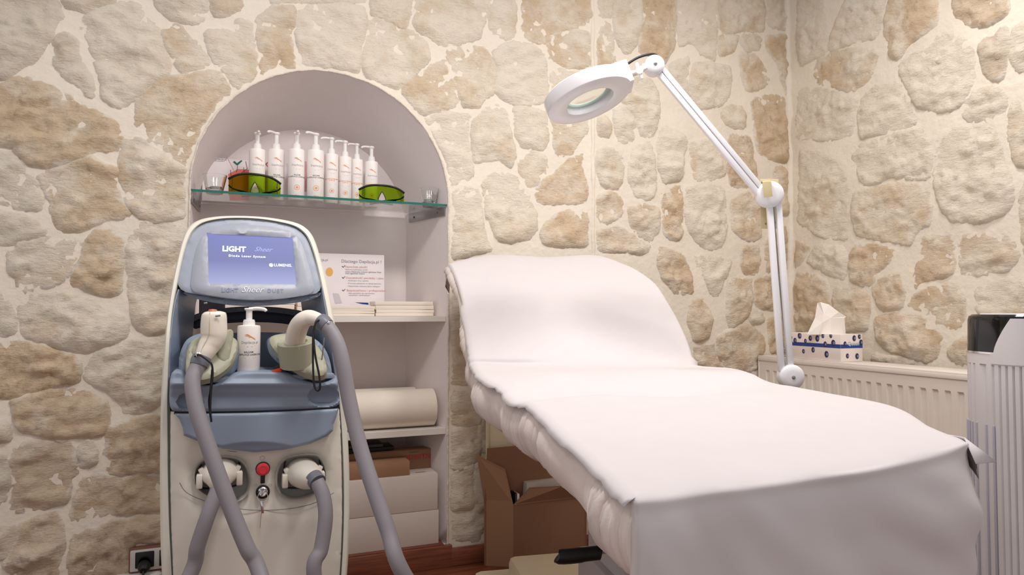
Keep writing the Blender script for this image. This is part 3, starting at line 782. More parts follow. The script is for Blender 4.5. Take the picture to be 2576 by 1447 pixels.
# ------------------------------------------------------------ printed sheets in the niche
PRINT = mat('printed_white_card', (238, 230, 232), .5)
def sheet_thing(name, x0, x1, y, z0, z1, lean, label, cat, th=.0015):
    t = thing(name, ((x0+x1)/2, y, z0), label, cat)
    vs = []
    for yo in (0, th):
        vs += [(x0, y+yo, z0), (x1, y+yo, z0), (x1, y+lean+yo, z1), (x0, y+lean+yo, z1)]
    pydata('card', vs, [(0, 1, 2, 3), (7, 6, 5, 4), (0, 4, 5, 1), (1, 5, 6, 2), (2, 6, 7, 3), (3, 7, 4, 0)], PRINT, t)
    def P(a, b_, o=.0008): return Vector((x0+(x1-x0)*a, y+lean*b_-o, z0+(z1-z0)*b_))
    return t, P
SY = .205
a = onY(510, 393, SY); c = onY(948, 400, SY)
t, P = sheet_thing('display_card', a.x, c.x, SY, GZ+.0004, a.z, .012, 'long printed card standing behind the bottles, green tick and red envelope print', 'card')
Lz = a.z-GZ; Lx = c.x-a.x
def inv(px, py):
    q = onY(px, py, SY+.004); return ((q.x-a.x)/Lx, (q.z-GZ)/Lz)
X = (1, 0, 0); U = (0, .06, 1); Nn = (0, -1, 0)
def poly_print(name, pts, m, par, Pf, invf, o=.001):
    vs = [Pf(*invf(*p), o) for p in pts]; return pydata(name, vs, [tuple(range(len(vs)))], m, par)
poly_print('printed_envelope', [(574, 438), (598, 425), (655, 428), (655, 500), (578, 500)], mat('salmon_ink', (232, 122, 110), .6), t, P, inv)
poly_print('printed_band', [(655, 430), (668, 430), (668, 500), (655, 500)], mat('salmon_ink', (232, 122, 110), .6), t, P, inv)
poly_print('printed_band', [(765, 405), (772, 405), (772, 482), (765, 482)], mat('pink_ink', (214, 160, 164), .6), t, P, inv)
poly_print('printed_tick', [(586, 407), (590, 404), (596, 410), (607, 402), (610, 404), (597, 416)], INKGR, t, P, inv)
poly_print('printed_cross', [(667, 412), (674, 406), (675, 408), (671, 413), (675, 418), (674, 420)], INKR, t, P, inv)
for q in (((598, 417), (595, 433)), ((580, 427), (581, 443)), ((613, 420), (614, 440)), ((618, 405), (622, 424)), ((622, 424), (606, 436))):
    tube('printed_hair', [P(*inv(*q[0]), .0012), P(*inv(*q[1]), .0012)], .0007, BLACK, t, 5)
tube('printed_hair', [P(*inv(569, 390), .001), P(*inv(588, 428), .001)], .0004, INKR, t, 5)
wave_logo('logo', P(*inv(526, 397), .0006), X, U, Nn, .018, INKO, t)
text('lettering', 'Depilacja.pl', P(*inv(551, 399), .0006), X, U, .011, INKD, t, extrude=0)
bm = bmesh.new(); line_mark(bm, P(*inv(545, 404)), X, U, Nn, .05, .0008); from_bm('fine_print', bm, INKD, t)
SY2 = .19
a2 = onY(760, 635, SY2); c2 = onY(968, 640, SY2)
t, P2 = sheet_thing('information_sheet', a2.x, c2.x, SY2, MZ+.0004, a2.z, .012, 'printed information sheet with ticked list standing on the white shelf', 'poster')
def inv2(px, py):
    q = onY(px, py, SY2+.004); return ((q.x-a2.x)/(c2.x-a2.x), (q.z-MZ)/(a2.z-MZ))
text('lettering', 'Dlaczego Depilacja.pl ?', P2(*inv2(859, 657)), X, U, .0165, INKG, t, align='LEFT', extrude=0, bold=.0001)
PINKI = mat('rose_ink', (206, 150, 140), .6)
for (px, py, s, sz, m_) in ((868, 671, 'Najwyższa jakość', .0115, PINKI), (869, 678, 'Najnowocześniejszy sprzęt:', .0075, INKG), (869, 683.5, 'Lasery Medyczne Lumenis Lightsheer Duet', .0078, INKD), (869, 688, 'oraz Lightsheer Desire', .0078, INKD),
        (870, 699, 'Oszczędność pieniędzy i czasu', .0112, PINKI), (873, 706, '- Atrakcyjne ceny i pakiety', .0075, INKG), (873, 713, '- Promocje pakietowe na zabiegi laserowe', .0075, INKG), (873, 720, '- Natychmiast widoczne efekty zabiegów', .0075, INKG),
        (872, 731, 'Bezpieczeństwo i profesjonalizm', .0112, PINKI), (874, 738, '- Nasi specjaliści są odpowiednio', .0075, INKG), (874, 743, '  wyszkoleni i doświadczeni', .0075, INKG)):
    text('lettering', s, P2(*inv2(px, py)), X, U, sz, m_, t, align='LEFT', extrude=0)
for py in (670, 698, 730):
    poly_print('printed_tick', [(860, py), (862, py-1), (864, py+1.5), (868, py-3), (869, py-2), (864, py+3.5)], INKD, t, P2, inv2)
pts = [(829+9*math.cos(k*.35), 684+11*math.sin(k*.35)) for k in range(18)]
poly_print('printed_disc', pts, mat('amber_ink', (230, 176, 96), .6), t, P2, inv2)
text('lettering', 'Depilacja.pl', P2(*inv2(826, 654)), X, U, .014, INKG, t, align='RIGHT', extrude=0)
poly_print('printed_mark', [(893, 761), (926, 762), (927, 767), (910, 765)], INKN, t, P2, inv2)
poly_print('printed_tablet', [(837, 738), (852, 739), (860, 763), (843, 764)], mat('pale_grey_ink', (205, 200, 208), .5), t, P2, inv2)

# leaflet stacks on the white shelf
STK = mat('leaflet_paper', (232, 220, 206), .6)
def stack(px0, px1, Y, dY, z0, h, n, label, rot=0, m=STK, name='leaflet_stack'):
    A = onY(px0, 780, Y).x; B_ = onY(px1, 780, Y).x
    t = thing(name, ((A+B_)/2, Y+dY/2, z0), label, 'leaflets')
    rr = random.Random(int(px0)); z = z0+.0003
    for k in range(n):
        hh = h/n*rr.uniform(.75, 1.25)
        R = Matrix.Rotation(rot+rr.uniform(-.03, .03), 3, 'Z')
        box('leaflet_bundle', ((A+B_)/2+rr.uniform(-.002, .002), Y+dY/2, z+hh/2), (B_-A, dY, hh*.94), m, t, R, .0005)
        z += hh
    return t
stack(944, 1090, .06, .10, MZ, .062, 4, 'tall stack of white leaflets at right end of white shelf')
stack(800, 943, .045, .09, MZ, .036, 4, 'low stack of leaflets leaning by the information sheet')
stack(592, 742, .06, .10, MZ, .060, 4, 'stack of leaflets on shelf, seen through opening of the laser machine')
t = stack(745, 800, .08, .08, MZ, .05, 3, 'small grey-edged leaflet stack seen at right of machine opening', .1)
# black case seen through the opening
a = onY(500, 790, .08); c = onY(566, 790, .08)
t = thing('black_case', ((a.x+c.x)/2, .12, MZ), 'small black case on white shelf, seen through the machine opening', 'case')
box('case_body', ((a.x+c.x)/2, .12, MZ+.036), (c.x-a.x, .08, .07), mat('black_case_plastic', (30, 28, 36), .4), t, None, .008)
box('clasp', ((a.x+c.x)/2-.02, .078, MZ+.045), (.012, .004, .006), STEEL, t)

# rolls
def roll(px1, Y, z0, r, x0, label):
    x1 = onY(px1, 1010, Y).x
    t = thing('paper_roll', ((x0+x1)/2, Y, z0), label, 'roll', 'white paper rolls on the lower shelf')
    prof = [(r*.28, 0), (r*.9, 0), (r, .004), (r, x1-x0-.004), (r*.9, x1-x0), (r*.28, x1-x0)]
    lathe('wound_paper', prof, (x0, Y, z0+r), (1, 0, 0), mat('roll_paper', (238, 228, 214), .75, bump=.03, bscale=80), t, 40)
    lathe('core', [(r*.27, .0005), (r*.27, x1-x0-.0005), (r*.20, x1-x0-.0005), (r*.20, .0005), (r*.27, .0005)], (x0, Y, z0+r), (1, 0, 0), CARD, t, 20)
rz = (onY(1060, 972, .085).z-onY(1060, 1068, .085).z)/2
roll(1090, .0755, LZ+.0003, rz*.97, .18, 'front white paper roll on the lower niche shelf')
roll(1044, .2195, LZ+.0003, rz*.92, .2, 'rear white paper roll, only its top showing above the front roll')
# boxes below
FZ = .0812
wz1 = onY(1105, 1283, .0).z; wz2 = onY(1105, 1192, .0).z
x1 = onY(1109, 1300, .0).x-.006
def carton(name, x0, x1, y0, y1, z0, z1, m, label, lid=True, cat='box'):
    t = thing(name, ((x0+x1)/2, (y0+y1)/2, z0), label, cat)
    box('carton_body', ((x0+x1)/2, (y0+y1)/2, (z0+z1)/2), (x1-x0, y1-y0, z1-z0), m, t, None, .002)
    if lid: box('lid_flap', ((x0+x1)/2, (y0+y1)/2, z1+.0009), (x1-x0-.004, y1-y0-.004, .0016), m, t, None, .0006)
    return t
WBOX = mat('white_box_card', (222, 212, 204), .6)
carton('white_box', .24, x1, .006, .10, FZ, wz1-.001, WBOX, 'lower of two white boxes on the niche floor')
tb = carton('white_box', .24, x1-.004, .006, .10, wz1+.0012, wz2, WBOX, 'upper of two white boxes, brown box lying on it')
bm = bmesh.new(); line_mark(bm, (x1-.06, .04, wz2+.0022), (1, 0, 0), (0, 1, 0), (0, 0, 1), .04, .004); from_bm('printed_mark', bm, INKD, tb)
bz1 = wz2+.0022
x2 = onY(1031, 1180, .01).x; bz2 = onY(1031, 1160, .01).z
t = carton('cardboard_box', .26, x2, .010, .098, bz1, bz2, CARD, 'flat plain brown cardboard box on the white boxes')
x3 = onY(1085, 1150, .11).x; bz3 = onY(1085, 1128, .11).z
t = carton('cardboard_box', .22, x3, .105, .16, FZ, bz3, CARD, 'brown carton with red printed letters, behind the flat brown box')
text('printed_letters', 'IllIIllIlIITN', (x3-.004, .1045, bz3-.028), (1, 0, 0), (0, 0, 1), .026, INKR, t, align='RIGHT', extrude=0, bold=.0003)
bm = bmesh.new(); line_mark(bm, (x3-.07, .1048, bz3-.008), (1, 0, 0), (0, 0, 1), (0, -1, 0), .035, .002); from_bm('printed_mark', bm, INKD, t)
t = thing('binder', (.42, .15, bz3), 'black folders lying in shadow on top of the printed carton', 'folder')
box('cover', (.42, .15, bz3+.011), (.30, .09, .014), BLACK, t, Matrix.Rotation(.03, 3, 'Z'), .002)
box('cover', (.40, .15, bz3+.026), (.26, .09, .011), mat('grey_folder', (70, 70, 76), .4), t, Matrix.Rotation(-.04, 3, 'Z'), .002)


# ------------------------------------------------------------ laser machine
def Ym(z): return -.66+(.34*(z-.86) if z > .86 else 0)
def SU(px, py, off=0):
    Y = -.66
    for _ in range(5):
        p = onY(px, py, Y); Y = Ym(p.z)-off
    return onY(px, py, Y)
def surfslab(name, outline, off, depth, m, parent, step=9, rnd=4, rdep=.004, holes=(), bulge=None, res=6, smooth=True, jit=.25, **props):
    ol = resample(chaikin(outline, 2) if smooth else outline, res)
    hs = [resample(chaikin(h, 2), res) for h in holes]
    V, F, D = fill(ol, step, hs, jit)
    vs = []
    for (x, y), d in zip(V, D):
        e = 0 if d >= rnd else rdep*(1-d/rnd)**2
        o = off-e+(bulge(x, y, d) if bulge else 0); vs.append(SU(x, y, o))
    E = boundary_edges(F); k = {}; fs = [tuple(reversed(f)) for f in F]
    n0 = len(vs)
    for a_, b_ in E:
        for q in (a_, b_):
            if q not in k: k[q] = len(vs); p = vs[q].copy(); p.y += depth; vs.append(p)
        fs.append((a_, b_, k[b_], k[a_]))
    me = bpy.data.meshes.new(name); me.from_pydata([tuple(v) for v in vs], [], fs)
    bm = bmesh.new(); bm.from_mesh(me); bmesh.ops.recalc_face_normals(bm, faces=bm.faces)
    bm.faces.ensure_lookup_table()
    if bm.faces[0].normal.y > 0:
        bmesh.ops.reverse_faces(bm, faces=bm.faces)
    bm.to_mesh(me); bm.free()
    return autosmooth(link(name, me, m, parent, True, **props), 32)
MC = thing('laser_machine', (.062, -.48, 0), 'blue-grey and ivory laser hair removal machine with a lit screen, before the niche', 'machine')
OUT = [(428, 1700), (418, 1600), (411, 1500), (405, 1400), (403, 1300), (402, 1200), (403, 1100), (405, 1000), (411, 900), (420, 800), (434, 710), (449, 640), (461, 597), (476, 570), (503, 553), (545, 545), (595, 543), (650, 545), (700, 551), (742, 560), (768, 573), (788, 597), (805, 645), (824, 720), (840, 800), (856, 900), (867, 1000), (875, 1100), (879, 1200), (879, 1300), (876, 1400), (868, 1500), (858, 1600), (848, 1700)]
INN = [(450, 1700), (444, 1600), (440, 1500), (434, 1400), (429, 1300), (426, 1200), (425, 1100), (424, 1000), (426, 900), (432, 800), (447, 710), (461, 645), (473, 606), (486, 581), (509, 562), (548, 552), (595, 549), (649, 551), (697, 558), (737, 568), (760, 582), (776, 603), (792, 648), (809, 722), (824, 800), (839, 900), (850, 1000), (858, 1100), (862, 1200), (862, 1300), (858, 1400), (850, 1500), (840, 1600), (830, 1700)]
def spl(P, n=4): return [(v.x, v.y) for v in smooth_path([(x, y, 0) for x, y in P], n)]
O_, I_ = spl(OUT), spl(INN)
vs = []; fs = []; YB = -.33
rows = []
for (ox, oy), (ix, iy) in zip(O_, I_):
    a = SU(ox, oy, -.006); a.z = max(a.z, .09); b = SU(ox*.75+ix*.25, oy*.75+iy*.25, .002); b.z = max(b.z, .09); c = SU(ox*.2+ix*.8, oy*.2+iy*.8, .002); c.z = max(c.z, .09); d = SU(ix, iy, -.003); d.z = max(d.z, .09)
    bk_ = a.copy(); bk_.y = YB+.12*max(0, (a.z-.8)); bk_.x += (.062-bk_.x)*.06
    bi = d.copy(); bi.y = bk_.y; bi.x += (.062-bi.x)*.06
    rows.append([bk_, a, b, c, d, bi])
for r in rows: vs += r
for i in range(len(rows)-1):
    for k in range(6): fs.append((i*6+k, i*6+(k+1) % 6, (i+1)*6+(k+1) % 6, (i+1)*6+k))
fs += [tuple(range(6)), tuple(range((len(rows)-1)*6, len(rows)*6))[::-1]]
o = pydata('outer_frame', vs, fs, FRAMEM, MC, True); autosmooth(o, 50)
bm = bmesh.new(); bm.from_mesh(o.data); bmesh.ops.recalc_face_normals(bm, faces=bm.faces); bm.to_mesh(o.data); bm.free()
# inner side walls of the opening
for nm, pts_, sx in (('side_wall', [(449, 728), (440, 760), (434, 800), (429, 850), (427, 900), (426, 960)], 1), ('side_wall', [(811, 728), (816, 760), (823, 800), (831, 850), (838, 900), (846, 960)], -1)):
    vs = []; fs = []
    for (x, y) in pts_:
        p = SU(x+sx*1, y, -.001); q = p.copy(); q.y = -.40; q.x += sx*.035; r = q.copy(); r.x -= sx*.03; s_ = p.copy(); s_.x -= sx*.002
        vs += [p, q, r, s_]
    for i in range(len(pts_)-1):
        for k in range(4): fs.append((i*4+k, i*4+(k+1) % 4, (i+1)*4+(k+1) % 4, (i+1)*4+k))
    fs += [(0, 1, 2, 3), tuple(range(len(vs)-4, len(vs)))]
    o = pydata(nm, vs, fs, BLUE, MC); bm = bmesh.new(); bm.from_mesh(o.data); bmesh.ops.recalc_face_normals(bm, faces=bm.faces); bm.to_mesh(o.data); bm.free()
# head with screen
HT = [(447, 727), (461, 655), (474, 611), (488, 586), (512, 567), (550, 557), (595, 554), (648, 556), (695, 563), (734, 573), (756, 587), (772, 608), (788, 655), (811, 731)]
HB = [(760, 745), (700, 754), (640, 757), (580, 753), (510, 743)]
SCRN = [(523, 590), (735, 600), (745, 715), (526, 712)]
HT = [(645+(x-645)*1.03, 655+(y-655)*1.045) for x, y in HT]
head = surfslab('display_head', HT+HB, -.002, .13, BLUE2, MC, 10, 5, .004, res=6, holes=())
IP = [(478, 733), (482, 690), (490, 640), (503, 603), (524, 582), (560, 570), (600, 566), (650, 567), (700, 573), (738, 587), (758, 608), (772, 650), (786, 700), (793, 738), (740, 748), (690, 753), (640, 755), (580, 751), (520, 742)]
scr_h = [(522, 588), (736, 598), (746, 716), (525, 713)]
ol = resample(chaikin(IP, 2), 5); hl = resample(scr_h, 6)
V, F, D = fill(ol, 9, [hl]); dout = dist_to(ol, V); din = dist_to(hl, V)
vs = [SU(x, y, (.006*min(1, a_/14)**.7 if True else 0)-(.004 if b_ < .5 else 0)) for (x, y), a_, b_ in zip(V, dout, din)]
fs = [tuple(reversed(f)) for f in F]; kk = {}
for a_, b_ in boundary_edges(F):
    for q in (a_, b_):
        if q not in kk: kk[q] = len(vs); p = vs[q].copy(); p.y += .016; vs.append(p)
    fs.append((a_, b_, kk[b_], kk[a_]))
o = pydata('display_panel', vs, fs, BLUE3, head, True); bm = bmesh.new(); bm.from_mesh(o.data); bmesh.ops.recalc_face_normals(bm, faces=bm.faces); bm.to_mesh(o.data); bm.free(); autosmooth(o, 40)
# chin under the head
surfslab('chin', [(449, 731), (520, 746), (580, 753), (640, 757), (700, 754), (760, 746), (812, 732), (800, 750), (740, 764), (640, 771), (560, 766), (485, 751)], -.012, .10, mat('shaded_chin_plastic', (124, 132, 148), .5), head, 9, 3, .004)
# the lit screen
SM = bpy.data.materials.new('lit_screen'); SM.use_nodes = True; nt = SM.node_tree; bb = nt.nodes['Principled BSDF']
at = nt.nodes.new('ShaderNodeTexCoord'); sp = nt.nodes.new('ShaderNodeSeparateXYZ'); nt.links.new(at.outputs['Generated'], sp.inputs[0])
rp = nt.nodes.new('ShaderNodeValToRGB'); rp.color_ramp.elements[0].position = 0; rp.color_ramp.elements[0].color = lin((182, 188, 232)); rp.color_ramp.elements[1].position = 1; rp.color_ramp.elements[1].color = lin((128, 136, 202))
e = rp.color_ramp.elements.new(.45); e.color = lin((132, 138, 192))
nt.links.new(sp.outputs['Z'], rp.inputs[0]); nt.links.new(rp.outputs[0], bb.inputs['Emission Color']); bb.inputs['Emission Strength'].default_value = .82
bb.inputs['Base Color'].default_value = lin((20, 22, 40)); bb.inputs['Roughness'].default_value = .35
q = [SU(x, y, .0) for x, y in ((521, 586), (737, 596), (747, 717), (524, 714))]
scr = pydata('screen', q, [(0, 3, 2, 1)], SM, head)
EW = mat('screen_white', (240, 246, 255), .5, emit=1.0)
sx = (q[1]-q[0]); su = (q[0]-q[3])
text('screen_lettering', 'LIGHT', SU(559, 626, .0012), sx, su, .0195, EW, scr, align='LEFT', extrude=0, bold=.0007)
text('screen_lettering', 'Diode Laser System', SU(622, 645, .0012), sx, su, .0078, EW, scr, extrude=0, space=1.35, bold=.0002)
text('screen_lettering', 'LUMENIS.', SU(689, 667, .0012), sx, su, .0105, EW, scr, align='LEFT', extrude=0, bold=.0001)
text('screen_lettering', 'Sheer', SU(661, 628, .0012), sx, su, .018, mat('screen_dim_blue', (140, 146, 202), .5, emit=.8), scr, shear=.5, extrude=0)
cc = SU(682, 667, .0012); X_ = sx.normalized(); U_ = su.normalized()
pydata('screen_emblem', [cc+X_*.0048*math.cos(a)+U_*.0048*math.sin(a) for a in np.linspace(0, 2*PI, 20)[:-1]], [tuple(range(19))], EW, scr)
text('lettering', 'LIGHT', SU(557, 730, .0072), sx, su, .0135, mat('slate_ink', (134, 146, 170), .5), head, align='LEFT', extrude=0, bold=.0003)
text('lettering', 'Sheer', SU(634, 729, .0072), sx, su, .0215, mat('white_ink', (232, 232, 238), .5), head, shear=.45, extrude=0)
text('lettering', 'DUET', SU(693, 732, .0072), sx, su, .0135, mat('slate_ink', (134, 146, 170), .5), head, extrude=0, space=1.2)
# handle bar across the back of the opening
def planeslab(name, outline, p0, n, thick, m, parent, step=8, rnd=5, rdep=.004, res=6, sm=2, lift=None, **props):
    n = Vector(n).normalized(); ol = resample(chaikin(outline, sm) if sm else outline, res)
    V, F, D = fill(ol, step); vs = []
    for (x, y), d in zip(V, D):
        e = 0 if d >= rnd else rdep*(1-math.sqrt(max(0, 1-(1-d/rnd)**2)))
        vs.append(on_plane(x, y, p0, n)-n*e+(n*lift(x, y, d) if lift else Vector()))
    fs = [tuple(f) for f in F]; kk = {}
    for a_, b_ in boundary_edges(F):
        for q in (a_, b_):
            if q not in kk: kk[q] = len(vs); vs.append(vs[q]-n*thick)
        fs.append((a_, b_, kk[b_], kk[a_]))
    E2 = [tuple(kk[i] for i in f) if all(i in kk for i in f) else None for f in F]
    fs.append(tuple(kk[i] for i in order_loop(boundary_edges(F))))
    me = bpy.data.meshes.new(name); me.from_pydata([tuple(v) for v in vs], [], fs)
    bm = bmesh.new(); bm.from_mesh(me); bmesh.ops.recalc_face_normals(bm, faces=bm.faces); bm.to_mesh(me); bm.free()
    return autosmooth(link(name, me, m, parent, True, **props), 40)
def order_loop(E):
    nx = dict(E); s = E[0][0]; out = [s]; c = nx[s]
    while c != s and len(out) < 5000: out.append(c); c = nx[c]
    return out
hb = planeslab('handle_bar', [(470, 800), (500, 787), (540, 778), (590, 772), (640, 770), (700, 773), (750, 780), (800, 792), (835, 812), (830, 826), (790, 806), (740, 793), (690, 786), (640, 783), (590, 785), (540, 792), (500, 802), (478, 815)], (0, -.37, 0), (0, -1, 0), .03, GREYD, MC)
planeslab('handle_grip', [(480, 812), (500, 800), (540, 790), (590, 783), (640, 781), (690, 784), (740, 791), (790, 804), (818, 822), (810, 838), (780, 826), (740, 818), (690, 812), (640, 811), (590, 812), (540, 816), (505, 824), (488, 830)], (0, -.355, 0), (0, -1, 0), .02, DARK, hb)
# rear wall of tray, tray floor, rear housing
planeslab('tray_back', [(446, 862), (480, 852), (540, 842), (590, 838), (640, 836), (700, 837), (750, 841), (800, 848), (838, 856), (850, 960), (440, 960)], (0, -.42, 0), (0, -1, 0), .02, BLUE, MC, sm=1)
tz = SU(640, 940, .03).z
box('tray_floor', (.062, -.56, tz-.012), (.36, .27, .012), BLUE, MC)
box('rear_housing', (.066, -.475, (tz-.03+.09)/2), (.345, .30, tz-.03-.09), mat('ivory_housing', (214, 210, 202), .45), MC, None, .02)
# blue recess blocks left and right of the bottle (sockets of the cradles)
surfslab('cradle_socket', [(452, 962), (448, 905), (462, 862), (482, 845), (520, 838), (560, 842), (604, 862), (606, 905), (590, 940), (560, 965), (500, 978)], .012, .10, BLUE, MC, 9, 8, .010)
surfslab('cradle_socket', [(672, 862), (690, 846), (740, 838), (790, 848), (822, 880), (836, 930), (834, 962), (790, 965), (740, 945), (700, 915), (676, 890)], .012, .10, BLUE, MC, 9, 8, .010)
# apron with two shallow hollows
def ap_b(x, y, d):
    r = 0
    for cx, cy, rx, ry in ((478, 1012, 34, 24), (815, 998, 40, 26)):
        k = ((x-cx)/rx)**2+((y-cy)/ry)**2
        if k < 1: r -= .022*(1-k)**.5*(1 if y < cy+ry*.6 else .7)
    return r+.010*math.exp(-((y-966)/10)**2)-.006*min(1, max(0, (y-985)/14))
surfslab('tray_front', [(427, 944), (440, 930), (462, 934), (480, 955), (505, 972), (545, 968), (575, 948), (600, 935), (640, 933), (700, 934), (730, 940), (765, 958), (800, 968), (834, 958), (846, 938), (853, 985), (857, 1024), (800, 1029), (640, 1035), (500, 1037), (441, 1037), (425, 1026)], .040, .12, BLUE, MC, 3.5, 9, .008, bulge=ap_b, res=3.5, smooth=True, jit=0)
# drawer
def dr_b(x, y, d):
    k = ((x-645)/105)**2+((y-1134)/22)**2
    return -.008*(1-k) if k < 1 else 0
drw = surfslab('drawer', [(440, 1041), (520, 1041), (640, 1039), (760, 1034), (852, 1028), (846, 1050), (839, 1068), (838, 1084), (822, 1098), (780, 1117), (720, 1131), (640, 1138), (560, 1129), (505, 1113), (462, 1096), (459, 1074), (451, 1055)], .036, .05, BLUE, MC, 3.5, 7, .005, bulge=dr_b, res=3.5, smooth=False, jit=0)
tube('drawer_gap', [SU(x, y, .026) for x, y in ((438, 1039), (520, 1039), (640, 1037), (760, 1032), (854, 1026))], .0032, BLACK, MC, 6)
tube('drawer_gap', [SU(x, y, .004) for x, y in ((460, 1098), (505, 1115), (560, 1131), (640, 1140), (720, 1133), (780, 1119), (822, 1100), (839, 1086))], .0035, BLACK, MC, 6)
# front panel with two plug pockets
PL = [(486, 1200), (490, 1175), (505, 1158), (530, 1150), (590, 1149), (612, 1160), (626, 1183), (631, 1218), (622, 1247), (600, 1263), (572, 1263), (538, 1254), (508, 1240), (492, 1222)]
PR = [(693, 1212), (696, 1182), (708, 1158), (732, 1146), (790, 1141), (809, 1149), (820, 1176), (819, 1207), (806, 1232), (780, 1249), (740, 1258), (712, 1250), (698, 1234)]
surfslab('front_panel', [(427, 1036), (857, 1024), (860, 1100), (863, 1200), (863, 1300), (858, 1400), (850, 1500), (836, 1640), (440, 1640), (436, 1500), (432, 1400), (428, 1300), (426, 1200)], .004, .05, CREAMP, MC, 12, 6, .004, holes=[PL, PR], res=7, smooth=False,
    bulge=lambda x, y, d: .012*min(1, d/60))
for H_ in (PL, PR):
    hh = resample(chaikin(H_, 2), 7); cx = sum(p[0] for p in hh)/len(hh); cy = sum(p[1] for p in hh)/len(hh); n = len(hh); vs = []; fs = []
    for s_, o_ in ((1.01, .016), (.96, .006), (.90, -.012), (.84, -.028), (.0, -.032)):
        vs += [SU(cx+(x-cx)*s_, cy+(y-cy)*s_, o_) for x, y in hh]
    for k in range(4):
        for i in range(n): fs.append((k*n+i, k*n+(i+1) % n, (k+1)*n+(i+1) % n, (k+1)*n+i))
    pydata('plug_pocket', vs, fs, mat('grey_pocket_plastic', (196, 196, 190), .45), MC, True)
tube('panel_seam', smooth_path([SU(x, y, .0155) for x, y in ((452, 1215), (470, 1240), (520, 1262), (600, 1280), (660, 1284), (730, 1280), (790, 1266), (840, 1240))], 5), .0008, GREYD, MC, 5)
for pp in ([(427, 950), (426, 1100), (428, 1300), (434, 1450), (440, 1600)], [(849, 960), (858, 1100), (862, 1300), (857, 1450), (846, 1600)]):
    tube('edge_seam', smooth_path([SU(x, y, .0005) for x, y in pp], 5), .002, mat('seam_green_grey', (84, 90, 84), .6), MC, 6)
# controls
nrm = (0, -1, 0)
def disc(name, px, py, off, prof, m, par, seg=28): return lathe(name, prof, SU(px, py, off), nrm, m, par, seg)
k_ = 1.70/1750
rb = disc('emergency_button', 661, 1179, .014, [(0, 0), (17*k_, 0), (17*k_, .004), (15.5*k_, .0045), (0, .0045)], BLACK, MC)
disc('button_cap', 661, 1180, .018, [(0, 0), (14.5*k_, 0), (15.2*k_, .005), (14*k_, .010), (9*k_, .011), (8.6*k_, .0105), (0, .0105)], RED, rb)
tube('printed_icon', [SU(660+5.5*math.cos(a), 1153+5.5*math.sin(a), .0165) for a in np.linspace(0, 2*PI, 20)[:-1]], .0005, INKG, MC, 5, closed=True)
for cx in (644, 679): tube('printed_icon', [SU(cx+3*math.cos(a), 1221+3*math.sin(a), .0165) for a in np.linspace(0, 2*PI, 14)[:-1]], .0005, INKG, MC, 5, closed=True)
box('data_port', SU(661, 1206, .015), (10*k_, .004, 20*k_), BLACK, MC, None, .0008)
kl = disc('key_switch', 661, 1237, .014, [(0, 0), (16.5*k_, 0), (16.5*k_, .005), (12*k_, .006), (0, .006)], BLACK, MC)
disc('lock_barrel', 661, 1236, .018, [(0, 0), (11.5*k_, 0), (11.5*k_, .007), (9*k_, .009), (0, .008)], CHROME, kl, 20)
key = box('key_blade', SU(662, 1238, .033), (.003, .018, .016), CHROME, kl, Matrix.Rotation(.5, 3, 'Y'), .0008)
tube('key_ring', [SU(661, 1250, .036)+Vector((.011*math.cos(a), .003*math.sin(a), .011*math.sin(a))) for a in np.linspace(0, 2*PI, 22)[:-1]], .0007, CHROME, kl, 6, closed=True)
box('spare_key', SU(659, 1276, .034), (.006, .0016, .030), CHROME, kl, Matrix.Rotation(-.12, 3, 'Y'), .0006)
tube('key_string', smooth_path([SU(658, 1288, .034), SU(656, 1305, .03), SU(654, 1328, .024)], 4), .0006, mat('worn_string', (170, 140, 110), .8), kl, 5)
box('base_plate', (.062, -.48, .065), (.42, .40, .03), mat('ivory_housing', (214, 210, 202), .45), MC, None, .01)
for sx_ in (-1, 1):
    for sy in (-1, 1):
        c = Vector((.062+sx_*.16, -.48+sy*.15, .028)); w_ = lathe('caster', [(0, -.011), (.024, -.011), (.027, -.008), (.027, .008), (.024, .011), (0, .011)], c, (1, 0, 0), BLACK, MC, 20)
        box('fork', c+Vector((0, 0, .022)), (.034, .02, .012), GREYD, w_)

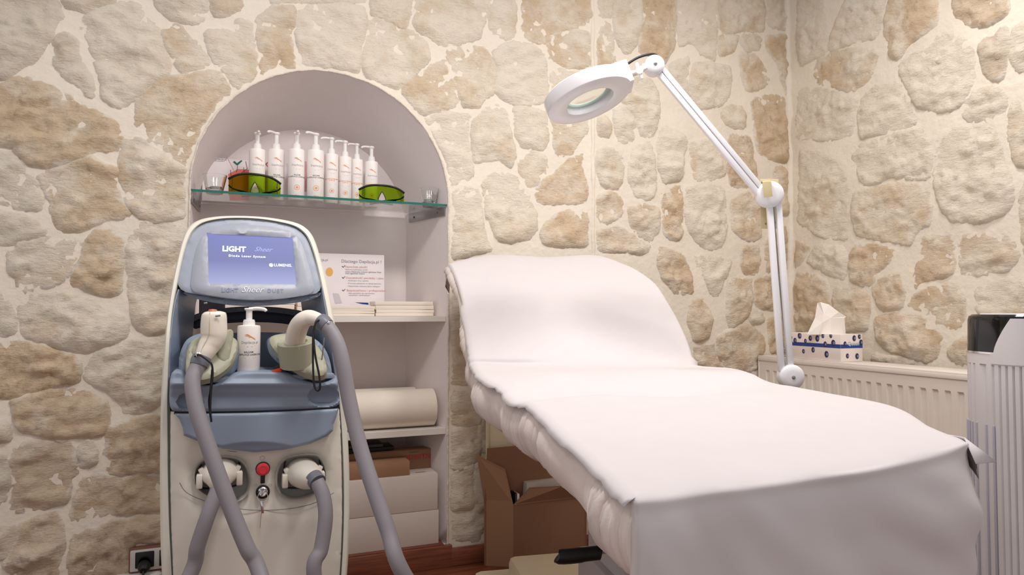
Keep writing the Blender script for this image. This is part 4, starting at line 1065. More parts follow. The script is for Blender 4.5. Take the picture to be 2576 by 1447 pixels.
# cradles
def P_at(px, py, off): return SU(px, py, off)
for side in (0, 1):
    if side == 0:
        ol = [(471, 938), (468, 905), (472, 872), (486, 850), (510, 840), (560, 838), (590, 845), (600, 858), (599, 882), (588, 908), (566, 930), (540, 946), (505, 954), (482, 950)]
        rim = [(486, 915), (487, 880), (500, 858), (530, 850), (566, 852), (580, 868), (574, 898), (552, 922), (520, 935), (498, 932)]
    else:
        ol = [(677, 848), (688, 840), (715, 836), (752, 838), (785, 852), (808, 878), (820, 908), (824, 932), (812, 943), (785, 942), (752, 930), (720, 908), (692, 880), (679, 862)]
        rim = [(702, 850), (712, 836), (745, 830), (778, 842), (790, 868), (788, 900), (770, 915), (740, 905), (712, 880)]
    p0 = P_at(sum(p[0] for p in ol)/len(ol), sum(p[1] for p in ol)/len(ol), .045)
    nn_ = Vector((.10 if side == 0 else -.10, -.80, .60))
    cr = planeslab('handpiece_cradle', ol, p0, nn_, .022, OLIVE, MC, 7, 5, .006)
    if side == 0:
        planeslab('cradle_block', [(548, 838), (590, 822), (583, 870), (575, 910), (560, 915), (545, 905)], p0+Vector((0, -.004, .0)), (0, -1, .25), .03, OLIVE, cr, 6, 4, .004)
        planeslab('cradle_wedge', [(480, 872), (502, 868), (505, 905), (486, 912)], p0+Vector((0, -.006, .0)), (0, -1, .25), .03, OLIVE, cr, 6, 4, .004)
    else:
        c = p0+Vector((.002, -.004, .004)); ax = Vector((-.12, -.22, .96)).normalized()
        q = on_plane(748, 880, p0, nn_)
        lathe('cradle_cup', [(.043, -.030), (.044, .028), (.041, .031), (.027, .029), (.025, .018), (0, .016)], q+Vector((0, .0, -.008)), ax, OLIVE, cr, 32)
        for (a_, b_) in (((776, 868), (777, 925)), ((816, 850), (807, 926))):
            tube('wire_prong', [P_at(*a_, .075), P_at(*b_, .062)], .0015, STEEL, cr, 8)
# pump bottle standing in the machine's tray
p = SU(625, 935, .035); dpt = (p-CAM).dot(FW)
pb = Vector((onY(625, 935, -.655).x, -.655, tz-.005)); R = 27.5*((pb-CAM).dot(FW))/FPX; Hb = onY(625, 775, -.655).z-pb.z
pb.z = tz-.0055; Hb = onY(625, 775, -.655).z-pb.z
fc = Matrix.Rotation(.0, 3, 'Z') @ Vector((CAM.x-pb.x, CAM.y-pb.y, 0)).normalized()
bottle(pb, R, Hb, fc, -.35, 'white pump bottle in the tray of the laser machine, between the two handpieces', 'pump bottle on the machine', 'after', False)
# key fob in the tray
f0 = SU(700, 928, .02)
t = thing('key_fob', (f0.x, f0.y, f0.z), 'red and black key fob lying in the tray beside the pump bottle', 'key fob')
box('fob_body', f0+Vector((.004, 0, .004)), (.030, .02, .016), BLACK, t, Matrix.Rotation(-.6, 3, 'Y'), .004)
box('fob_tag', f0+Vector((-.004, -.012, -.004)), (.022, .006, .010), mat('orange_red_tag', (226, 70, 40), .4), t, Matrix.Rotation(-.3, 3, 'Y'), .002)
tube('fob_ring', [f0+Vector((.012+.007*math.cos(a), -.006, .014+.007*math.sin(a))) for a in np.linspace(0, 2*PI, 18)[:-1]], .001, CHROME, t, 6, closed=True)

# ------------------------------------------------------------ handpieces and hoses
def hp(path, flat=(1, 1)):
    return [at_depth(x, y, z) for x, y, z, r in path], [r*z/FPX for x, y, z, r in path]
HPW = mat('ivory_handpiece_plastic', (236, 228, 214), .3)
def dense(path, n=5):
    v = smooth_path([(x, y, z*1000) for x, y, z, r in path], n); rr_ = smooth_path([(r, 0, 0) for *_, r in path], n)
    return [(a.x, a.y, a.z/1000, b.x) for a, b in zip(v, rr_)]
L = dense([(539, 783, 1.60, 14), (539, 786, 1.60, 24), (539, 793, 1.60, 29), (538, 815, 1.60, 31), (538, 840, 1.60, 31), (534, 856, 1.597, 28), (526, 870, 1.592, 26), (518, 885, 1.585, 23), (511, 898, 1.58, 20), (507, 905, 1.578, 18)])
P_, R_ = hp(L)
t = thing('laser_handpiece', P_[len(P_)//2], 'ivory laser handpiece with square head, standing in the left cradle', 'handpiece')
tube('handle_shell', P_, R_, HPW, t, 28, flat=(1.0, 1.0))
q = at_depth(535, 781, 1.597)
lathe('orange_cap', [(0, 0), (.010, 0), (.008, .003), (0, .004)], q-Vector((0, 0, .001)), (0, 0, 1), mat('orange_cap_plastic', (222, 110, 70), .4), t, 18)
box('vent_notch', at_depth(548, 795, 1.575), (.011, .003, .004), GREYD, t, Matrix.Rotation(-.15, 3, 'Y'), .001)
tube('shell_seam', smooth_path([at_depth(x, y, z) for x, y, z in ((528, 784, 1.576), (527, 810, 1.572), (526, 838, 1.571), (520, 855, 1.570), (511, 872, 1.567), (504, 890, 1.564))], 5), .0006, mat('seam_tan', (196, 176, 140), .6), t, 5)
cp = [at_depth(509, 899, 1.579), at_depth(504, 910, 1.574), at_depth(500, 920, 1.57)]
tube('hose_collar', cp, [.0205, .0215, .0195], HOSE2, t, 22)
FL = .02
def hose(path, floor_pts, path2, par, r=.0168):
    A = [at_depth(x, y, z) for x, y, z in path]; B = [at_depth(x, y, z) for x, y, z in path2]
    pts = smooth_path(A+[Vector(p) for p in floor_pts]+B, 7)
    return tube('hose', pts, r, HOSE, par, 18)
hose([(501, 917, 1.571), (491, 935, 1.56), (484, 965, 1.545), (493, 1025, 1.53), (515, 1095, 1.52), (546, 1185, 1.51), (585, 1290, 1.50), (622, 1380, 1.49), (655, 1447, 1.48)],
     [(.13, -1.02, .17), (.20, -1.0, .05), (.25, -.95, .018), (.20, -.86, .018), (.03, -.84, .018), (-.12, -.85, .018), (-.19, -.83, .06), (-.165, -.80, .17)],
     [(478, 1447, 1.55), (497, 1375, 1.56), (522, 1300, 1.575), (545, 1240, 1.60), (553, 1222, 1.615)], t)
def connector(pc, hx, par, sgn):
    c = SU(*pc, .0); e = at_depth(*hx); ax = (e-c).normalized()
    # rounded plug body
    path = [c+Vector((0, .02, 0)), c+Vector((0, -.005, 0)), c*.75+e*.25+Vector((0, -.014, 0)), c*.35+e*.65+Vector((0, -.010, 0)), e-ax*.004]
    o = tube('plug_body', smooth_path(path, 4), [x for x in (.037, .037, .037, .037, .037, .0365, .036, .035, .034, .033, .031, .028, .026, .0235, .021, .019, .018)], CREAMP, par, 24, flat=(.92, 1.1), upv=Vector((0, 0, 1)))
    for s_ in (-1, 1):
        box('plug_clip', c+Vector((s_*.043, -.012, -.012)), (.014, .03, .032), CREAMP, par, None, .003)
        box('plug_latch', c+Vector((s_*.039, -.006, .010)), (.012, .02, .014), mat('clear_latch_plastic', (220, 214, 206), .2), par, Matrix.Rotation(s_*.5, 3, 'Y'), .003)
    g = [(-1, .6), (-.7, 1), (.7, 1), (1, .6), (1, -.7), (.6, -1), (-.6, -1), (-1, -.7)]
    tube('plug_gasket', [v for v in smooth_path([c+Vector((a*.042, .014, b*.038)) for a, b in g], 4, True)], .0022, BLACK, par, 6, closed=True)
    return e, ax
e1, ax1 = connector((553, 1190), (552, 1224, 1.615), t, -1)
tube('plug_collar', [e1-ax1*.008+Vector((0, .004, .004)), e1+Vector((-.002, -.002, -.008))], [.0205, .0205], HOSE2, t, 20)
def strap(pts, par): return tube('wrist_strap', smooth_path([at_depth(x, y, z) for x, y, z in pts], 6), .0024, BLACK, par, 7)
strap([(490, 898, 1.56), (500, 893, 1.553), (512, 899, 1.55), (524, 908, 1.55), (533, 918, 1.55), (535, 945, 1.55), (531, 985, 1.548), (529, 1030, 1.546), (532, 1062, 1.545)], t)
tube('wrist_strap', smooth_path([at_depth(x, y, z) for x, y, z in ((533, 930, 1.548), (529, 980, 1.55), (525, 1010, 1.55), (529, 1050, 1.55))], 6), .0016, BLACK, t, 6)
lathe('ring', [(.004, -.0008), (.0055, 0), (.004, .0008), (.004, -.0008)], at_depth(499, 893, 1.552), (0, -1, .2), CHROME, t, 16)
# right handpiece
L = dense([(741, 880, 1.685, 20), (741, 866, 1.67, 24), (744, 846, 1.65, 24.5), (751, 823, 1.63, 24), (762, 807, 1.61, 22), (777, 800, 1.605, 20.5), (793, 802, 1.60, 18), (806, 807, 1.595, 15.5), (812, 811, 1.593, 14)])
P_, R_ = hp(L)
t = thing('laser_handpiece', P_[len(P_)//2], 'ivory laser handpiece bent like a hook, hanging in the right cradle', 'handpiece')
tube('handle_shell', P_, R_, HPW, t, 28)
tube('shell_seam', smooth_path([at_depth(x, y, z) for x, y, z in ((753, 880, 1.592), (750, 862, 1.59), (752, 842, 1.588), (760, 822, 1.588), (770, 815, 1.585))], 5), .0006, mat('seam_tan', (196, 176, 140), .6), t, 5)
tube('hose_collar', [at_depth(806, 808, 1.592), at_depth(814, 813, 1.588), at_depth(823, 821, 1.584)], [.0185, .0195, .0175], HOSE2, t, 22)
hose([(819, 818, 1.586), (834, 836, 1.58), (850, 868, 1.57), (862, 915, 1.56), (877, 1000, 1.55), (902, 1110, 1.53), (938, 1225, 1.50), (976, 1335, 1.47), (1016, 1447, 1.44)],
     [(.47, -1.00, .17), (.53, -.98, .05), (.50, -.90, .018), (.40, -.82, .018), (.28, -.80, .03), (.225, -.82, .12)],
     [(790, 1447, 1.56), (808, 1380, 1.58), (819, 1300, 1.595), (812, 1245, 1.61), (797, 1212, 1.62)], t)
e2, ax2 = connector((762, 1190), (796, 1208, 1.62), t, 1)
tube('plug_collar', [e2-ax2*.012+Vector((-.003, .004, .004)), e2+Vector((.003, -.002, -.006))], [.0205, .0205], HOSE2, t, 20)
strap([(808, 810, 1.575), (800, 806, 1.57), (793, 815, 1.565), (788, 840, 1.56), (787, 890, 1.555), (788, 940, 1.55), (791, 972, 1.55), (799, 983, 1.55), (805, 974, 1.55), (803, 945, 1.55), (795, 905, 1.552), (790, 870, 1.555), (789, 840, 1.56)], t)
lathe('collar_screw', [(0, 0), (.004, 0), (.003, .002), (0, .0025)], at_depth(827, 812, 1.572), (.3, -1, .4), CHROME, t, 12)

# ------------------------------------------------------------ treatment bed
L0 = at_depth(1195, 916, 1.87)
af = math.radians(260.6); FD = Vector((math.cos(af), math.sin(af), 0)); ar = math.radians(-9.4); BR_ = Vector((math.cos(ar), math.sin(ar), 0))
pt_ = math.radians(3.5); FDp = FD*math.cos(pt_)+Vector((0, 0, -math.sin(pt_))); NS = BR_.cross(-FDp).normalized(); NS = NS if NS.z > 0 else -NS
ab = math.radians(31); HD = -FD*math.cos(ab)+Vector((0, 0, math.sin(ab))); NB = HD.cross(BR_).normalized(); NB = NB if NB.z > 0 else -NB
bp = lambda x, y: on_plane(x, y, L0, NB)
sp_ = lambda x, y: on_plane(x, y, L0, NS)
rows = [(bp, [(1129, 662), (1235, 634), (1370, 639), (1500, 636), (1572, 664)]),
        (bp, [(1150, 705), (1270, 692), (1400, 695), (1530, 694), (1642, 710)]),
        (bp, [(1168, 772), (1290, 762), (1430, 762), (1560, 765), (1685, 776)]),
        (bp, [(1184, 850), (1310, 845), (1440, 845), (1590, 846), (1724, 850)]),
        (bp, [(1192, 898), (1320, 899), (1460, 900), (1610, 901), (1741, 902)]),
        (sp_, [(1197, 917), (1330, 915), (1470, 916), (1610, 916), (1747, 917)]),
        (sp_, [(1218, 947), (1380, 938), (1530, 935), (1690, 930), (1840, 927)]),
        (sp_, [(1262, 975), (1400, 965), (1550, 965), (1720, 955), (1885, 942)]),
        (sp_, [(1300, 1003), (1450, 993), (1580, 1001), (1740, 990), (1935, 958)]),
        (sp_, [(1345, 1022), (1500, 1012), (1680, 1016), (1850, 1003), (2030, 985)]),
        (sp_, [(1440, 1105), (1620, 1080), (1800, 1065), (2010, 1045), (2235, 1022)]),
        (sp_, [(1530, 1190), (1720, 1165), (1900, 1145), (2120, 1115), (2340, 1078)]),
        (sp_, [(1594, 1245), (1780, 1215), (1975, 1192), (2200, 1160), (2425, 1108)])]
grid = [[f(*p) for p in ps] for f, ps in rows]
# heights: folds and sags of the paper
lift = {0: -.012, 1: .004, 2: .006, 3: .006, 4: .002, 5: -.006, 6: .004, 7: .013, 8: -.012, 9: .013, 10: .008, 11: .006, 12: -.004}
nrm_rows = [NB]*5+[NS]*8
G = []
for i, r in enumerate(grid):
    G.append([p+nrm_rows[i]*lift[i]*(1 if 0 < j < 4 else .3) for j, p in enumerate(r)])
# back row: over the top of the back rest
G.insert(0, [p+HD*.012-NB*.07 for p in G[0]])
# front hang
last = G[-1]
for dz, of in ((.02, .010), (.07, .014), (.16, .010), (.28, .004), (.40, .000)):
    G.append([p+FD*of*(1+.2*math.sin(j*2.1+dz*12))+Vector((0, 0, -dz)) for j, p in enumerate(last)])
def catgrid(G, nu, nv):
    rowsd = [smooth_path(r, nu) for r in G]; cols = [smooth_path([r[k] for r in rowsd], nv) for k in range(len(rowsd[0]))]
    return [[cols[k][i] for k in range(len(cols))] for i in range(len(cols[0]))]
T = catgrid(G, 14, 9)
NR_, NC_ = len(T), len(T[0])
hang0 = 9*13+1
def wr(p, i, j):
    e = min(1, j/4, (NC_-1-j)/4)
    d = .0035*noise.noise(Vector((p.x*7, p.y*5, p.z*7)))+.0012*noise.noise(Vector((p.x*30, p.y*18, 1)))
    if i > hang0:
        k = min(1, (i-hang0)/20); u = j/NC_
        rk = 1+1.6*max(0, (u-.7)/.3)
        d = k*rk*(.007*math.sin(u*17+p.z*9)+.011*noise.noise(Vector((u*9+p.z*12, p.z*9, 2)))+.006*noise.noise(Vector((u*4, p.z*10, 7))))
        return p+FD*d
    return p+(NB if i < 9*5 else NS)*d
T = [[wr(p, i, j) for j, p in enumerate(r)] for i, r in enumerate(T)]
# hems: left lip and right spill
LN = []
for i, r in enumerate(T):
    a, b = r[0], r[-1]
    n_ = NB if i < 50 else NS
    rag = .004*noise.noise(Vector((i*.13, 1, 0)))+.002*noise.noise(Vector((i*.5, 1, 3)))
    if i < 9*3: dl = .055-.045*(i/27); lp = [a-BR_*.004-n_*dl*.5, a+BR_*.012-n_*dl]
    elif i > hang0: lp = [a-BR_*.003+FD*-.012, a+BR_*.008+FD*-.035]
    else: lp = [a-BR_*(.009+rag)-n_*.004, a-BR_*(.015+rag*2)-n_*(.011+rag*1.5)]
    sp2 = .05+.012*math.sin(i*.33)+.01*noise.noise(Vector((i*.15, 5, 0)))
    if i > hang0: rp_ = [b+BR_*.012+FD*-.01, b+BR_*.018+FD*-.05]
    elif i < 9*5: rp_ = [b+BR_*.006-n_*.012, b+BR_*.006-n_*(.04)]
    else: rp_ = [b+BR_*(.018+rag)-n_*.012, b+BR_*(.026+rag)-n_*sp2]
    LN.append([lp[1], lp[0]]+r+rp_)
NCC = len(LN[0]); vs = [p for r in LN for p in r]
fs = [(i*NCC+j, i*NCC+j+1, (i+1)*NCC+j+1, (i+1)*NCC+j) for i in range(NR_-1) for j in range(NCC-1)]
sheet = pydata('paper_sheet', vs, fs, PAPER, None, True)
tag(sheet, 'white disposable paper sheet covering the top of the treatment bed', 'sheet')
sd = sheet.modifiers.new('thickness', 'SOLIDIFY'); sd.thickness = .0012; sd.offset = -1
# corner flap of the paper by the purifier
c0 = T[hang0-1][-1]
fl_ = [c0+BR_*.0+Vector((0, 0, .006)), c0-FD*.07+BR_*.012+Vector((0, 0, .002)), at_depth(2506, 1163, (c0-CAM).dot(FW)-.02), c0+FD*.02+Vector((0, 0, -.03)), at_depth(2470, 1215, (c0-CAM).dot(FW)-.01)]
me_ = sheet.data
vs2 = [tuple(v) for v in fl_]
bm = bmesh.new(); bm.from_mesh(me_); q_ = [bm.verts.new(v) for v in vs2]
for f in ((1, 2, 0), (0, 2, 3)): fc_ = bm.faces.new([q_[i] for i in f]); fc_.smooth = True
bm.to_mesh(me_); bm.free()

bed = thing('treatment_bed', L0+BR_*.31+FD*.2-Vector((0, 0, L0.z)), 'white treatment bed with raised back rest and gathered terry cover, against the stone wall', 'bed')
# gathered cover along the left side
edge = [r[0] for r in T[10:hang0+1]]+[T[hang0][0]-FD*.004+BR_*.03]
NE = len(edge); prof = [(.010, -.004), (.002, -.012), (-.006, -.026), (-.010, -.042), (-.010, -.058), (-.004, -.074), (.006, -.088), (.024, -.100)]
vs = []; fs = []; sub = 3
E2 = smooth_path(edge, sub)
thick = lambda s: 1.0
for i, p in enumerate(E2):
    s = i/(len(E2)-1); ii = 10+i/sub; n_ = NB if ii < 45 else NS
    if 38 < ii < 56: k = (ii-38)/18; n_ = (NB*(1-k)+NS*k).normalized()
    q_ = i*.27; amp = max(0, noise.noise(Vector((i*.035, 3, 1)))*1.6+.42)
    g = amp*(.012*(1-abs(noise.noise(Vector((q_, 0, 7))))*2.6)+.005*(1-abs(noise.noise(Vector((q_*2.3, 4, 2))))*2.6))
    hh = float(np.interp(ii, [10, 30, 44, 52, 80, 100, hang0, hang0+3], [.55, .7, 1.0, 1.1, 1.15, 1.12, 1.12, 1.2]))*(1+.10*noise.noise(Vector((i*.05, 8, 0))))
    for j, (o_, dn) in enumerate(prof):
        kk_ = math.sin(PI*min(1, (j)/7))**.7
        vs.append(p+BR_*(o_+.002-g*kk_*1.25-.006*noise.noise(Vector((i*.04, j*.3, 4)))*kk_)+n_*dn*hh)
m_ = len(prof)
for i in range(len(E2)-1):
    for j in range(m_-1): fs.append((i*m_+j, (i+1)*m_+j, (i+1)*m_+j+1, i*m_+j+1))
cov = pydata('terry_cover', vs, fs, TERRY, bed, True, kind='stuff')
del cov['kind']
sd = cov.modifiers.new('thickness', 'SOLIDIFY'); sd.thickness = .003; sd.offset = 1
# cushions
def cushion(name, i0, i1, th, inset):
    vs = []; fs = []; rws = [T[i] for i in range(i0, i1, 4)]
    n_ = NB if i1 < 50 else NS
    for r in rws:
        a, b = r[0]+BR_*inset, r[-1]-BR_*inset
        vs += [a-n_*.012, b-n_*.012, b-n_*th, a-n_*th]
    for i in range(len(rws)-1):
        for k in range(4): fs.append((i*4+k, i*4+(k+1) % 4, (i+1)*4+(k+1) % 4, (i+1)*4+k))
    fs += [(0, 1, 2, 3), tuple(range(len(vs)-4, len(vs)))]
    o = pydata(name, vs, fs, TERRY, bed, False); bm = bmesh.new(); bm.from_mesh(o.data); bmesh.ops.recalc_face_normals(bm, faces=bm.faces); bm.to_mesh(o.data); bm.free()
cushion('back_cushion', 12, 50, .075, .02); cushion('seat_cushion', 56, hang0-7, .095, .02)
def BL(s, t, z): return L0+FD*s+BR_*t+Vector((0, 0, z-L0.z))
RB = Matrix((BR_, -FD, Vector((0, 0, 1)))).transposed()
box('lift_column', BL(.30, .34, .34), (.17, .24, .56), mat('pale_grey_column', (196, 192, 192), .4), bed, RB, .006)
box('column_cover', BL(.30, .34, .20), (.21, .28, .26), mat('grey_column_cover', (180, 172, 172), .45), bed, RB, .006)
box('seat_frame', BL(.45, .31, .615), (.40, .8, .04), mat('grey_column_cover', (180, 172, 172), .45), bed, RB, .004)
g0 = onZ(1188, 1440, .07)
tB = (g0-L0).dot(BR_); sB = (g0-L0).dot(FD)
box('base_plate', BL(sB+.38, tB+.26, .04), (.52, .76, .08), BEIGE, bed, RB, .025)
g1 = onZ(1277, 1412, .11); tB1 = (g1-L0).dot(BR_); sB1 = (g1-L0).dot(FD)
box('base_cover', BL(sB1+.25, tB1+.17, .085), (.34, .50, .09), BEIGE, bed, RB, .02)
hz = 1.45
lv = tube('release_lever', [at_depth(1512, 1392, hz), at_depth(1600, 1383, hz+.03)], .0022, STEEL, bed, 8)
tube('lever_grip', smooth_path([at_depth(1406, 1401, hz), at_depth(1410, 1401, hz), at_depth(1440, 1399, hz), at_depth(1480, 1394, hz), at_depth(1508, 1391, hz), at_depth(1513, 1391, hz)], 4), [.011]+[.015]*4+[.0155]*6+[.0145]*6+[.011]*3+[.009], BLACK, lv, 18)

# ------------------------------------------------------------ things under the bed
wb = onY(1222, 1100, -.03)
t = thing('plywood_board', (1.06, -.03, .05), 'smooth beige board leaning on the stone wall behind the open cardboard box', 'board')
box('board_sheet', ((wb.x+1.30)/2, -.034, .055+.29), (1.30-wb.x, .012, .58), BEIGE, t, None, .002)
box('edge_strip', (wb.x+.004, -.044, .345), (.006, .006, .58), mat('pale_beige_strip', (214, 202, 170), .5), t)
A = onZ(1291, 1427, .001); B = onY(1218, 1405, -.055); B.z = .001; Dd = Vector((onY(1476, 1400, A.y+.005).x, A.y+.005, .001)); Cc = B+(Dd-A)
hB = onY(1291, 1271, A.y).z
t = thing('cardboard_box', (A+Cc)/2, 'open tall cardboard box with raised flaps, on the floor under the bed', 'box')
def panel(name, pts, m, par, th=.004):
    P = [Vector(p) for p in pts]; n_ = (P[1]-P[0]).cross(P[2]-P[0]).normalized()*th
    vs = P+[p+n_ for p in P]; k = len(P)
    fs = [tuple(range(k)), tuple(range(k, 2*k))[::-1]]+[(i, (i+1) % k, (i+1) % k+k, i+k) for i in range(k)]
    o = pydata(name, vs, fs, m, par); bm = bmesh.new(); bm.from_mesh(o.data); bmesh.ops.recalc_face_normals(bm, faces=bm.faces); bm.to_mesh(o.data); bm.free(); return o
up = Vector((0, 0, hB))
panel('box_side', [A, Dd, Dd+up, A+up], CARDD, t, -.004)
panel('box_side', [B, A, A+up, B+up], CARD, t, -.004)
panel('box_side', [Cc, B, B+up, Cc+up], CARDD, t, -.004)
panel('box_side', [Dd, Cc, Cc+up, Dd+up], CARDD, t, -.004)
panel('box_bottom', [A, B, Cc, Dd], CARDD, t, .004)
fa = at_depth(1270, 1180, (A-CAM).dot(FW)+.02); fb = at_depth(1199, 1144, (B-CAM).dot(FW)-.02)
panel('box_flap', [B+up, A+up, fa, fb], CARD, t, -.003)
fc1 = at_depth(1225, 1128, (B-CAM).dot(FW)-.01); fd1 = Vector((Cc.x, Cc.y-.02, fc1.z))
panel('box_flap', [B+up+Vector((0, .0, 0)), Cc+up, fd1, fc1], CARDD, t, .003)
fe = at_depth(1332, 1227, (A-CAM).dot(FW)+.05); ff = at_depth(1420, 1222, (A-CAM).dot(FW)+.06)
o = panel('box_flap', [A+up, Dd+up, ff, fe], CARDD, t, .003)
xd = (Dd-A).normalized(); ud = (fe-A-up); ud = (ud-xd*ud.dot(xd)).normalized(); nn2 = xd.cross(ud)
wave_logo('printed_mark', (A+Dd)/2+up+ud*.016-xd*.01+nn2*.0055, xd, ud, nn2, .030, INKR, t)
ic = (A+B+Cc+Dd)/4
t2 = thing('white_carton', ic+Vector((0, 0, .02)), 'pale flat carton standing inside the open cardboard box', 'box')
box('carton_body', ic+Vector((.035, .012, .006+.145)), (.16, .05, .28), mat('grey_white_carton', (186, 178, 172), .6), t2, None, .002)
t3 = thing('black_folder', ic+Vector((-.1, 0, .02)), 'thin black folder standing at left inside the open cardboard box', 'folder')
box('folder_cover', ic+Vector((-.092, .005, .006+.13)), (.008, .06, .25), BLACKG, t3, None, .001)
box('folder_pages', ic+Vector((-.082, .005, .006+.13)), (.010, .055, .24), SHELFW, t3, None, .001)

# ------------------------------------------------------------ magnifier lamp
ZL = 1.85; FH = Vector((FW.x, FW.y, 0)).normalized(); k_ = ZL/FPX
J0 = at_depth(1989, 948, ZL); J2 = at_depth(1936, 490, ZL); J1 = at_depth(1645, 166, ZL)
lp = thing('magnifier_lamp', (J0.x, J0.y, 0), 'white articulated magnifying lamp with round head, reaching up beside the bed', 'lamp')
WM = mat('white_enamel', (238, 238, 242), .25, coat=.3)
tube('pole', [Vector((J0.x, J0.y, .03)), J0-Vector((0, 0, .02))], .012, WM, lp, 16)
lathe('foot', [(0, 0), (.10, 0), (.10, .012), (.02, .022), (.014, .05), (0, .05)], (J0.x, J0.y, .001), (0, 0, 1), WM, lp, 36)
def joint(c, r, par):
    j = lathe('joint_disc', [(0, -.020), (r*.92, -.020), (r, -.014), (r, .010), (r*.97, .013), (r*.85, .0165), (r*.5, .019), (0, .0195)], c, -FH, WM, par, 40)
    return j
j0 = joint(J0, 31*k_, lp); j1 = joint(J1, 25*k_, lp); j2 = joint(J2, 33*k_, lp)
for c, j in ((J0, j0), (J1, j1)): lathe('screw', [(0, 0), (.005, 0), (.0045, .002), (.002, .0032), (0, .0032)], c-FH*.0192, -FH, STEEL, j, 16)
for c, r in ((J0, 31), (J2, 33)):
    lathe('knob', [(0, 0), (r*k_*.75, 0), (r*k_*.75, .012), (0, .012)], c+FH*.020+RT*.010, FH, BLACK, lp, 24)
def bar(name, a, b, wpx, dep, m, par):
    d = (b-a); L = d.length; z = d.normalized(); y = FH; x = y.cross(z).normalized()
    R = Matrix((x, z.cross(x)*1, z)).transposed()
    return box(name, (a+b)/2, (wpx*k_, dep, L), m, par, R, .0015)
bar('lower_arm', at_depth(1935, 510, ZL), at_depth(1966, 935, ZL), 14, .014, WM, lp)
bar('lower_arm', at_depth(1957, 505, ZL), at_depth(1989, 935, ZL), 14, .014, WM, lp)
dv = Vector((0, 0, 0))
bar('upper_arm', at_depth(1656, 184, ZL), at_depth(1915, 497, ZL), 12.5, .014, WM, lp)
bar('upper_arm', at_depth(1667, 175, ZL), at_depth(1926, 487, ZL), 12.5, .014, WM, lp)
tube('power_cable', smooth_path([at_depth(1990, 925, ZL+.03), at_depth(1975, 850, ZL+.03), at_depth(1960, 700, ZL+.02), at_depth(1945, 520, ZL+.02)], 6), .002, mat('grey_cable', (150, 150, 150), .5), lp, 8)
# spring between the bars near the base
sp_pts = []
for i in range(90):
    t_ = i/89; c = at_depth(1970+t_*7, 860+t_*70, ZL); a = i*1.3; sp_pts.append(c+RT*.0035*math.cos(a)+FH*.0035*math.sin(a))
tube('spring', sp_pts, .0007, STEEL, lp, 5)
# wall clip behind the middle joint
cl = box('clip_plate', at_depth(1936, 513, ZL+.035), (.050, .003, .135), BRASSY, lp, Matrix((RT, FH, Vector((0, 0, 1)))).transposed(), .001)
tube('clip_hook', [at_depth(1930, 458, ZL+.034), at_depth(1929, 456, ZL-.01), at_depth(1929, 458, ZL-.0335), at_depth(1931, 480, ZL-.036), at_depth(1933, 496, ZL-.034)], .011, BRASSY, cl, 8, flat=(.14, 1), upv=UP)
for q in ((1917, 459), (1944, 459), (1926, 563), (1949, 560)): lathe('screw', [(0, 0), (.003, 0), (.002, .0015), (0, .0018)], at_depth(*q, ZL+.032), -FH, GREYD, cl, 10)
# head
a18 = math.radians(18.5)
e1 = (RT*math.cos(a18)+UP*math.sin(a18)).normalized(); e2_ = (-RT*math.sin(a18)+UP*math.cos(a18)).normalized(); tl = math.radians(11)
ND = (-e2_*math.cos(tl)-FW*math.sin(tl)).normalized()     # underside normal
HC = at_depth(1485, 258, 1.82); RH = 111*1.82/FPX; HH = .040
RI = RH*.56
hd = lathe('lamp_head', [(RI, -.002), (RI+.004, 0), (RH-.006, 0), (RH-.001, -.003), (RH, -.006), (RH, -HH+.004), (RH-.004, -HH), (RI+.004, -HH), (RI, -HH+.002), (RI, -.002)], HC, ND, WM, lp, 64)
lathe('lens', [(0, -.0215), (RI*.6, -.021), (RI+.001, -.020), (RI+.001, -.016), (RI*.6, -.015), (0, -.0145)], HC, ND, GLASS, hd, 40)
lathe('lens_rim', [(RI+.001, -.036), (RI-.009, -.034), (RI-.011, -.030), (RI-.009, -.026), (RI+.001, -.024), (RI+.001, -.036)], HC, ND, mat('frosted_ring_tube', (176, 198, 188), .3), hd, 40)
M_ = Matrix((e1, ND.cross(e1), ND)).transposed()
box('driver_housing', HC+e1*(RH*.80)-ND*.036+ND.cross(e1)*0, (.056, .075, .064), WM, hd, M_, .004)
K0 = HC+e1*(RH*.80+.030)-ND*.040; 
tube('neck', [K0, at_depth(1600, 183, ZL-.01), J1-RT*.02], [.0085, .0075, .009], CREAMP, lp, 16)
tube('neck_ring', [at_depth(1577, 192, ZL-.015), at_depth(1583, 190, ZL-.015)], .013, WM, lp, 20)
kn = lathe('tilt_knob', [(0, -.006), (.010, -.006), (.010, .006), (0, .007)], at_depth(1608, 178, ZL-.026), -FH, WHITE, lp, 18)
for k in range(4):
    a = k*PI/2+.35; c = at_depth(1608, 178, ZL-.026); d = RT*math.cos(a)+UP*math.sin(a)
    tube('knob_wing', [c, c+d*.012, c+d*.022], [.006, .0045, .0042], WHITE, kn, 10, flat=(1, 1))
tube('bracket_fork', [J1-RT*.004, J1-RT*.030-UP*.006], [.018, .011], WM, lp, 14)
tube('lamp_cable', smooth_path([at_depth(x, y, z) for x, y, z in ((1564, 173, 1.83), (1580, 160, 1.83), (1605, 145, 1.84), (1632, 137, 1.85), (1650, 138, 1.86), (1660, 150, 1.87))], 6), .0034, BLACK, lp, 10)

